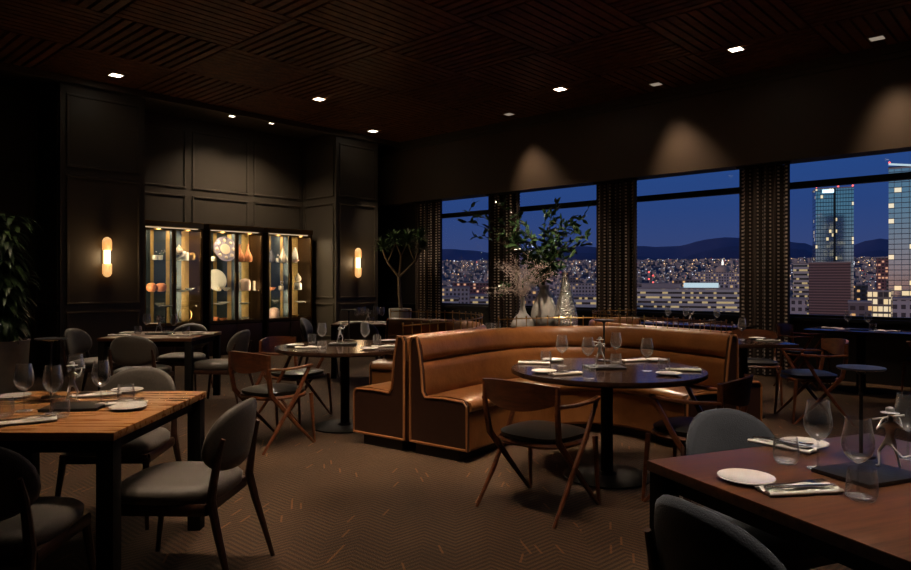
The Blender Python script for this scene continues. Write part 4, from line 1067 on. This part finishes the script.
# ------------------------------------------------------------------ sconces
def sconcemat():
    m, nt, out = newmat('alabaster_glow'); v = coords(nt)
    f = noise(nt, v, 9, 4, .6); c = ramp(nt, f, [(.35, (1, .36, .07)), (.7, (1, .66, .28))])
    pbsdf(nt, out, (.8, .7, .5), .5, emit=c, es=.95); return m
M['alabaster'] = sconcemat(); M['sconce_tube'] = glowmat('sconce_tube', (1, .80, .50), 4)
def sconce(Y, label):
    t = thing('wall_sconce', label, 'wall lamp', (XC, Y, 1.705), 0, 'alabaster wall sconces')
    MB().box(.001, .02, -.045, .045, -.10, .10).build('backplate', 'brass_dark', t, bev=.003)
    for s in (-1, 1):
        o = [(.0, .10), (.062, .10), (.066, .11), (.066, .215), (.062, .25), (.045, .28), (.02, .295), (.001, .30)]
        pr = [(max(.0008, r), z*s) for r, z in o]
        MB().lathe(pr if s > 0 else pr[::-1], 28, c=(.085, 0, 0)).build('shade', 'alabaster', t, ang=60)
    MB().lathe([(.044, -.099), (.044, .099)], 24, c=(.085, 0, 0)).build('tube', 'sconce_tube', t)
    MB().box(.02, .05, -.012, .012, -.012, .012).build('bracket', 'brass_dark', t, smooth=False)
    l = bpy.data.lights.new('sconce_light', 'POINT'); l.energy = 2.6; l.color = (1, .62, .30); l.shadow_soft_size = .06
    o = bpy.data.objects.new('sconce_light', l); COL.objects.link(o); o.location = (XC+.19, Y, 1.705)
sconce(wally(107, XC+.08), 'glowing alabaster wall sconce on the pier before the cabinets')
sconce(wally(358, XC+.08), 'glowing alabaster wall sconce on the pier beside the potted tree')

# ------------------------------------------------------------------ downlights
M['lens_on'] = glowmat('downlight_on', (1, .86, .66), 9); M['lens_dim'] = glowmat('downlight_dim', (1, .80, .62), .28); M['trim_ring'] = plain('downlight_trim', (.5, .48, .44), .5)
def downlight(X, Y, z, label, on, sq=.075):
    t = thing('downlight', label, 'ceiling light', (X, Y, z), 0, 'recessed downlights')
    MB().box(-sq-.012, sq+.012, -sq-.012, -sq, -.008, .0).box(-sq-.012, sq+.012, sq, sq+.012, -.008, .0).box(-sq-.012, -sq, -sq, sq, -.008, .0).box(sq, sq+.012, -sq, sq, -.008, .0).build('trim', 'trim_ring' if on else 'trim_ring', t, smooth=False)
    MB().box(-sq, sq, -sq, sq, -.005, .0).build('lens', 'lens_on' if on else 'lens_dim', t, smooth=False)
def spot(X, Y, z, tx, ty, tz, W_, deg, blend=.6, col=(1, .76, .54), rad=.05):
    l = bpy.data.lights.new('downlight_beam', 'SPOT'); l.energy = W_; l.spot_size = R(deg); l.spot_blend = blend; l.color = col; l.shadow_soft_size = rad
    o = bpy.data.objects.new('downlight_beam', l); COL.objects.link(o); o.location = (X, Y, z)
    o.rotation_euler = (Vector((tx, ty, tz))-Vector((X, Y, z))).to_track_quat('-Z', 'Y').to_euler()
ZF = ZC-.001
def cdl(px, py, z=ZF):
    d = (CH-z)*F/(py-HY); return W((px-CX)/F*d, d)
vis = [((116, 75), 'lit square downlight over the first pier', 1), ((319, 99), 'lit downlight above the outer round table', 1), ((373, 131), 'lit downlight closest to the ceiling corner by the tree', 1),
       ((560, 89), 'lit downlight above the leafy branches', 1), ((736, 49), 'lit downlight above the widest curtain, brightest over the windows', 1),
       ((509, 114), 'dim downlight by the soffit, farthest of the wall washers', 0), ((656, 84), 'dim downlight by the soffit between two lit ones', 0), ((877, 38), 'dim square fitting by the soffit, nearest the skyscraper window', 0)]
PS = {}
for (p, lb, on) in vis:
    x, y = cdl(*p); downlight(x, y, ZF, lb, on); PS[p] = (x, y)
for p, lb in (((232, 116), 'small lit downlight in the plaster border above the first cabinet'), ((272, 123), 'small lit downlight in the plaster border above the middle cabinet')):
    x, y = cdl(*p, z=ZC-.012); downlight(x, y, ZC-.0105, lb, 1, .045); PS[p] = (x, y)
zl = ZC-.03
def T2(r, d): x, y = W(r, d); return x, y
# visible fittings
x, y = PS[(116, 75)]; spot(x, y, zl, *T2(-3.3, 7.7), .75, 560, 30)
x, y = PS[(319, 99)]; spot(x, y, zl, *T2(-1.9, 6.9), .0, 260, 60)
x, y = PS[(373, 131)]; spot(x, y, zl, *T2(-1.29, 9.8), .75, 480, 30); spot(x, y, zl, -10.2, 9.4, 1.4, 90, 50)  # second beam is added to brighten the potted tree
x, y = PS[(560, 89)]; spot(x, y, zl, *T2(.95, 7.35), 1.0, 420, 42)
x, y = PS[(736, 49)]; spot(x, y, zl, *T2(2.6, 8.6), .5, 330, 55)
for p in ((509, 114), (656, 84), (877, 38)):
    x, y = PS[p]; spot(x, y, zl, x+.25, YS-.16, 3.0, 105, 63, 1.0, (1, .72, .50), .12)
for p in ((232, 116), (272, 123)):
    x, y = PS[p]; spot(x, y, ZC-.04, x-.25, y, 0, 85, 120, 1)
x, y = PS[(736, 49)]; spot(x, y, zl, W5[0]+.2, W5[1], .75, 130, 26); spot(x, y, zl, x2, y2, .75, 90, 22)  # extra beams added to brighten the long table and the one past the booth
x, y = PS[(877, 38)]; spot(x, y, zl, W1[0], W1[1], .75, 170, 26)  # extra beam added at the dim fitting to brighten the table below
x, y = PS[(560, 89)]; spot(x, y, zl, -6.9, 10.1, .9, 75, 50, 1)  # extra beam added to brighten the curtain behind
x, y = PS[(736, 49)]; spot(x, y, zl, -3.2, 10.1, .9, 62, 46, 1); spot(x, y, zl, -5.2, 10.1, .9, 62, 44, 1)  # two more beams added to brighten the wide curtains
x, y = PS[(373, 131)]; spot(x, y, zl, -9.2, 10.1, 1.0, 70, 46, 1)  # another added beam, brightens the curtain by the tree
# ceiling fittings outside the frame, over the nearer tables and the aisles
off = [((.85, 6.3), (.95, 7.3), 380, 30), ((-4.4, 5.9), (-4.7, 7.2), 80, 44), ((-1.5, 3.45), (-1.62, 3.5), 360, 30), ((1.25, 1.9), (1.32, 2.12), 430, 36, (1, .84, .70)), ((1.0, 4.2), (1.054, 4.85), 430, 30), ((.2, 4.9), (-.1, 5.8), 520, 48), ((2.2, 4.6), (1.75, 5.9), 300, 44),  # first two are added to brighten the vases and the leafy plant
       ((-1.0, 6.3), (-1.03, 6.36), 110, 24), ((-.9, 3.6), (-.6, 4.0), 240, 62), ((-2.3, 4.6), (-2.2, 5.6), 310, 60), ((3.3, 5.6), (3.0, 6.9), 240, 44), ((.3, 2.6), (.3, 3.4), 110, 60)]
for a, b, pw, ang, *cc in off:
    x, y = W(*a); tx, ty = W(*b)
    downlight(x, y, ZF, 'unseen recessed downlight assumed in the slatted ceiling above the frame', 1); spot(x, y, zl, tx, ty, .6, pw, ang, col=cc[0] if cc else (1, .76, .54))

# ------------------------------------------------------------------ outside: added fill sun, hills, city
sun = bpy.data.lights.new('facade_fill_sun', 'SUN'); sun.energy = .62; sun.color = (1, .70, .62); sun.angle = R(12)  # added low sun brightens city facades in place of street lighting
o = bpy.data.objects.new('facade_fill_sun', sun); COL.objects.link(o); o.rotation_euler = Vector((.55, 1, -.19)).to_track_quat('-Z', 'Y').to_euler()
GZ = -60
def ground(D):
    if D < 900: return GZ
    if D < 3600: f = (D-900)/2700; return GZ+150*(f*f*(3-2*f))
    return 90
mg = wallpaint('city_ground', (.035, .030, .038)); M['city_ground'] = mg
Ds = [60, 300, 600, 900, 1200, 1500, 1900, 2300, 2700, 3100, 3600, 4600]; As = [-20+4*i for i in range(28)]
vs = []; fs = []
for D in Ds:
    for a in As:
        az = R(90+42.5-0-(a-36)); vs.append((D*cos(az), D*sin(az), ground(D)))
nA = len(As)
for i in range(len(Ds)-1):
    for j in range(nA-1): fs.append((i*nA+j, i*nA+j+1, (i+1)*nA+j+1, (i+1)*nA+j))
struct(MB().add(vs, fs).build('ground', 'city_ground', ang=60))
hp = [(300, 262), (380, 256), (441, 249), (470, 250), (500, 255), (530, 252), (560, 246), (596, 247), (637, 246), (655, 247), (680, 246), (695, 242), (705, 240), (725, 237), (740, 238), (765, 243), (790, 242), (805, 243), (815, 247), (840, 249), (852, 246), (865, 241), (880, 238.5), (893, 240), (911, 244), (950, 240), (1020, 246), (1100, 250)]
def hillmesh(pts, D, thick, jit, name, col):
    M[name] = wallpaint(name, col); vs = []; fs = []; prev = []
    P = []
    for k in range(len(pts)-1):
        (a, b), (c, d) = pts[k], pts[k+1]; m = max(1, int((c-a)/7))
        for q in range(m): f = q/m; P.append((a+(c-a)*f, b+(d-b)*f+random.uniform(-jit, jit)))
    P.append(pts[-1]); R_ = 7
    for row in range(R_):
        f = row/(R_-1); DD = D-thick*(1-f)
        for px, py in P:
            zt_ = (HY-py)*D/F+CH; z = 20+(zt_-20)*f**.8+(0 if row in (0, R_-1) else random.uniform(-18, 18)); r = (px-CX)/F*DD; x, y = W(r, DD); vs.append((x, y, z))
    n = len(P)
    for row in range(R_-1):
        for j in range(n-1): fs.append((row*n+j, row*n+j+1, (row+1)*n+j+1, (row+1)*n+j))
    struct(MB().add(vs, fs).build(name, name, ang=80))
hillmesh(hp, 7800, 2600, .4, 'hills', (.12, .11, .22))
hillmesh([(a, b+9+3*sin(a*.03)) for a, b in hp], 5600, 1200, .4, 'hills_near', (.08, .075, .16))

M['house'] = plain('pale_house', (.42, .35, .35), .9, var=.5, vscale=.02)
M['f_white'] = facade('facade_white_bands', (.62, .57, .57), 1.9, 3.3, .36, (1, .82, .48), .42, glass=(.03, .035, .04), band=False, mull=.0, sill=.52)
M['f_brown'] = facade('facade_brown_ribs', (.30, .17, .17), 300, 1.9, 0, (1, .7, .4), 0, glass=(.10, .055, .06), gr=.6, sill=.35, mull=0)
M['f_cream'] = facade('facade_cream', (.52, .44, .46), 3.2, 3.6, .20, (1, .72, .42), .5, glass=(.05, .05, .07), mull=.45, sill=.4)
M['f_dim'] = facade('facade_dim', (.22, .17, .18), 4.0, 4.0, .30, (1, .62, .30), .75, glass=(.03, .03, .045), mull=.4, sill=.4)
M['f_red'] = facade('facade_red', (.26, .11, .12), 3.6, 3.8, .30, (1, .55, .42), .7, glass=(.04, .03, .04), mull=.35, sill=.4)
M['f_lit'] = facade('facade_lit_office', (.30, .24, .20), 2.6, 4.2, .80, (1, .82, .55), .9, glass=(.05, .05, .06), mull=.18, sill=.25)
M['f_tower'] = facade('facade_blue_tower', (.08, .13, .17), 2.2, 3.4, .05, (1, .90, .62), .9, glass=(.42, .52, .58), gr=.08, mull=.16, metal=.85, wallrough=.3, sill=.16)
M['f_tower2'] = facade('facade_grid_tower', (.14, .14, .17), 3.9, 3.2, .10, (1, .88, .62), .85, glass=(.62, .62, .66), gr=.10, mull=.07, metal=.85, wallrough=.35, sill=.10)
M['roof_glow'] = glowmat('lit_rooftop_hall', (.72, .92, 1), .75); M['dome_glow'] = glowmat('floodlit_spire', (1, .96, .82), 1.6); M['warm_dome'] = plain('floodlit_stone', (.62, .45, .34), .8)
M['sign_glow'] = glowmat('lit_roof_sign', (.62, .86, 1), 2.4); M['beacon'] = glowmat('red_beacon', (1, .10, .08), 3.0)
BL = []
def bld(p0, p1, ytop, D, dep, mat, name, label, base=None, ang=0, cat='building', group=None):
    D2 = D; az_ = math.atan(((p0+p1)/2-CX)/F); r0_, r1_ = (p0-CX)/F*D2, (p1-CX)/F*D2; zt_ = CH+(HY-ytop)*D2/F; zb = GZ if base is None else base; zb = min(zb, zt_-5)
    w = (r1_-r0_)*cos(az_)*.98; x, y = W((r0_+r1_)/2+sin(az_)*dep/2, D2+cos(az_)*dep/2); BL.append((x, y, max(w, dep)*.75)); ang = ang-math.degrees(az_)
    t = thing(name, label, cat, (x, y, zb), TH+R(ang), group)
    MB().box(-w/2, w/2, -dep/2, dep/2, 0, zt_-zb).build('facade', mat, t, smooth=False)
    MB().box(-w/2-.3, w/2+.3, -dep/2-.3, dep/2+.3, zt_-zb, zt_-zb+.9).build('parapet', M['house'], t, smooth=False)
    return t, w, zt_-zb
# hospital seen through the third window
t, w, h = bld(633, 745, 289, 480, 40, 'f_white', 'office_building', 'long white banded building with lit windows in the hospital view')
MB().box(-w*.05, w*.27, -12, 6, h+.9, h+4.2).build('rooftop_hall', 'roof_glow', t, smooth=False)
MB().box(-w*.45, -w*.08, -10, 6, h+.9, h+3.4).build('rooftop_plant', M['house'], t, smooth=False)
MB().box(w*.28, w*.48, -10, 6, h+.9, h+2.6).build('rooftop_plant', M['f_cream'], t, smooth=False)
t, w, h = bld(697, 745, 272.5, 900, 50, 'f_cream', 'hospital_building', 'cream domed building with a floodlit spire')
MB().lathe([(9, 0), (9, 4), (8, 6), (5.5, 8.2), (1.2, 9.5)], 24, c=(2, 0, h+.9)).build('dome', 'warm_dome', t)
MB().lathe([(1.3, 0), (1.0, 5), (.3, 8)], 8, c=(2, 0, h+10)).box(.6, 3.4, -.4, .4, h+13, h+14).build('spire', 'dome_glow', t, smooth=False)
bld(672, 700, 280.5, 760, 30, 'f_dim', 'office_building', 'low lit block beside the domed building')
bld(636, 668, 284, 620, 30, 'f_dim', 'office_building', 'low dim block behind the white banded building')
bld(440, 470, 288, 560, 40, 'f_cream', 'apartment_building', 'pale block in the window nearest the potted tree')
bld(452, 489, 283, 760, 40, 'f_red', 'apartment_building', 'reddish block with lit windows beside the potted tree view')
bld(470, 492, 296, 480, 30, 'f_white', 'office_building', 'small white banded block low in the tree-side window')
bld(440, 459, 298, 420, 20, 'f_white', 'office_building', 'white block at the sill of the tree-side window')
bld(519, 545, 291, 560, 30, 'f_dim', 'apartment_building', 'dim block seen behind the fat white vase')
bld(556, 598, 284, 700, 40, 'f_cream', 'apartment_building', 'cream block seen beside the hammered vase')
bld(572, 598, 297, 460, 30, 'f_white', 'office_building', 'pale block low in the vase window, beside the third curtain')
bld(560, 580, 278, 980, 30, 'f_dim', 'apartment_building', 'distant dim block above the hammered vase')
# skyscraper window
t, w, h = bld(813, 852, 188.5, 600, 26, 'f_tower', 'skyscraper', 'tall blue glass skyscraper standing alone on the skyline', ang=7)
MB().box(-w*.32, -w*.02, -13.6, -13.0, h-3.6, h-.8).build('roof_sign', 'sign_glow', t, smooth=False)
for sx in (-.48, .1, .48): MB().lathe([(.2, 0), (.9, .9), (.2, 1.8)], 8, c=(w*sx, -12, h+1)).build('beacon', 'beacon', t, smooth=False)
MB().box(-w*.03, w*.03, -13.5, -13.02, 0, h).build('facade_seam', 'window_frame', t, smooth=False)
t, w, h = bld(888, 925, 168, 420, 26, 'f_tower2', 'skyscraper', 'gridded glass skyscraper cut by the picture edge', ang=0)
MB().prism([(-w/2, -13), (w/2, -13), (w/2, 13), (-w/2, 13)], h+.9, h+1.5).build('roof_deck', 'window_frame', t, smooth=False)
MB().bar([(-w/2, -13, h+3.2), (w*.35, -13, h+.9)], .8, 1.2, (0, 1, 0)).build('roof_fin', 'roof_glow', t, smooth=False)
MB().lathe([(.1, 0), (.7, .7), (.1, 1.4)], 8, c=(-w/2+.5, -13, h+3.4)).build('beacon', 'beacon', t, smooth=False)
bld(808, 851, 263, 470, 30, 'f_brown', 'office_building', 'brown ribbed windowless block below the lone skyscraper')
bld(793, 809, 264, 520, 24, 'f_white', 'office_building', 'narrow pale block beside the brown ribbed block')
bld(867, 891, 292, 390, 14, 'f_lit', 'office_building', 'brightly lit low office below the two skyscrapers')
bld(876, 890, 258, 800, 24, 'f_red', 'apartment_building', 'reddish mid-rise between the two skyscrapers')
bld(852, 868, 286, 640, 24, 'f_dim', 'office_building', 'dim block beside the brown ribbed block')
bld(886, 911, 280, 700, 24, 'f_dim', 'office_building', 'dim block at the foot of the gridded skyscraper')
bld(790, 807, 300, 360, 16, 'f_cream', 'apartment_building', 'cream block at the sill beside the widest curtain')
bld(848, 872, 303, 350, 20, 'f_dim', 'apartment_building', 'dark low block at the sill of the skyscraper window')
bld(892, 935, 300, 300, 20, 'f_cream', 'apartment_building', 'pale low block at the sill by the picture edge')
# red lit mast
x, y = W((651-CX)/F*800, 800); t = thing('radio_mast', 'slender mast with red lights in the hospital view', 'mast', (x, y, GZ), TH)
MB().tube([(0, 0, 0), (0, 0, 72)], [1.5, .5], 6).build('pole', 'window_frame', t)
for k, zz in enumerate((50, 54, 58, 62, 66, 70)): MB().lathe([(.2, -1), (1.2, 0), (.2, 1)], 6, c=((-1)**k*2.5, 0, zz)).build('beacon', 'beacon', t, smooth=False)

# carpet of low city houses and their lights
hs = MB(); lt = {'w': MB(), 'c': MB(), 'r': MB()}
for k in range(6400):
    D = 650*(4300/650)**random.random() if k < 4400 else random.uniform(1500, 4300); px = random.uniform(380, 960); r = (px-CX)/F*D; x, y = W(r, D); z = ground(hypot(x, y))
    s = random.uniform(6, 16)
    if any((x-q[0])**2+(y-q[1])**2 < (q[2]+s)**2 for q in BL): continue
    h = random.uniform(5, 13)*(1.6 if D < 1500 else 1)
    m = MB().box(-s/2, s/2, -s/2, s/2, 0, h); m.xf(Matrix.Translation((x, y, z-1)) @ Matrix.Rotation(random.uniform(0, 1.5), 4, 'Z')); hs.add(m.v, m.f)
    dens = .9 if D < 2500 else .45
    if random.random() < dens:
        q = random.random(); key = 'w' if q <   .62 else ('c' if q < .96 else 'r')
        e = D/F*random.choice((.2, .28, .36, .6 if random.random() < .3 else .25)); zz = z+h*random.uniform(.3, 1.1)
        fx, fy = W(0, -s*.8); lt[key].lathe([(.01, -e), (e, 0), (.01, e)], 4, c=(x+fx, y+fy, zz))
tag(hs.build('city_houses', 'house', smooth=False, recalc=False), 'low houses and blocks spreading across the valley floor', 'houses', kind='stuff')
for key, nm, col, s_ in (('w', 'amber_city_lights', (1, .60, .28), 2.6), ('c', 'white_city_lights', (.85, .9, 1), 2.4), ('r', 'red_city_lights', (1, .12, .08), 2.0)):
    M[nm] = glowmat(nm, col, s_)
    tag(lt[key].build(nm, nm, smooth=False, recalc=False), nm.split('_')[0]+' points of light scattered over the distant city', 'city lights', kind='stuff')

# ------------------------------------------------------------------ camera and colour
cam = bpy.data.cameras.new('camera'); co = bpy.data.objects.new('camera', cam); COL.objects.link(co); SC.camera = co
co.location = (0, 0, CH); co.rotation_euler = (pi/2, 0, TH)
cam.sensor_fit = 'HORIZONTAL'; cam.sensor_width = 36; cam.lens = 36*F/911; cam.shift_y = (HY-285)/911*1.0*-1*-1
cam.clip_start = .05; cam.clip_end = 20000
vs_ = SC.view_settings; vs_.view_transform = 'Standard'; vs_.look = 'None'; vs_.gamma = 1; vs_.use_curve_mapping = False; vs_.exposure = 0
cy = SC.cycles; cy.max_bounces = 10; cy.diffuse_bounces = 3; cy.glossy_bounces = 4; cy.transmission_bounces = 8; cy.transparent_max_bounces = 24
cy.sample_clamp_indirect = 3; cy.sample_clamp_direct = 0; cy.caustics_reflective = False; cy.caustics_refractive = False; cy.use_denoising = True
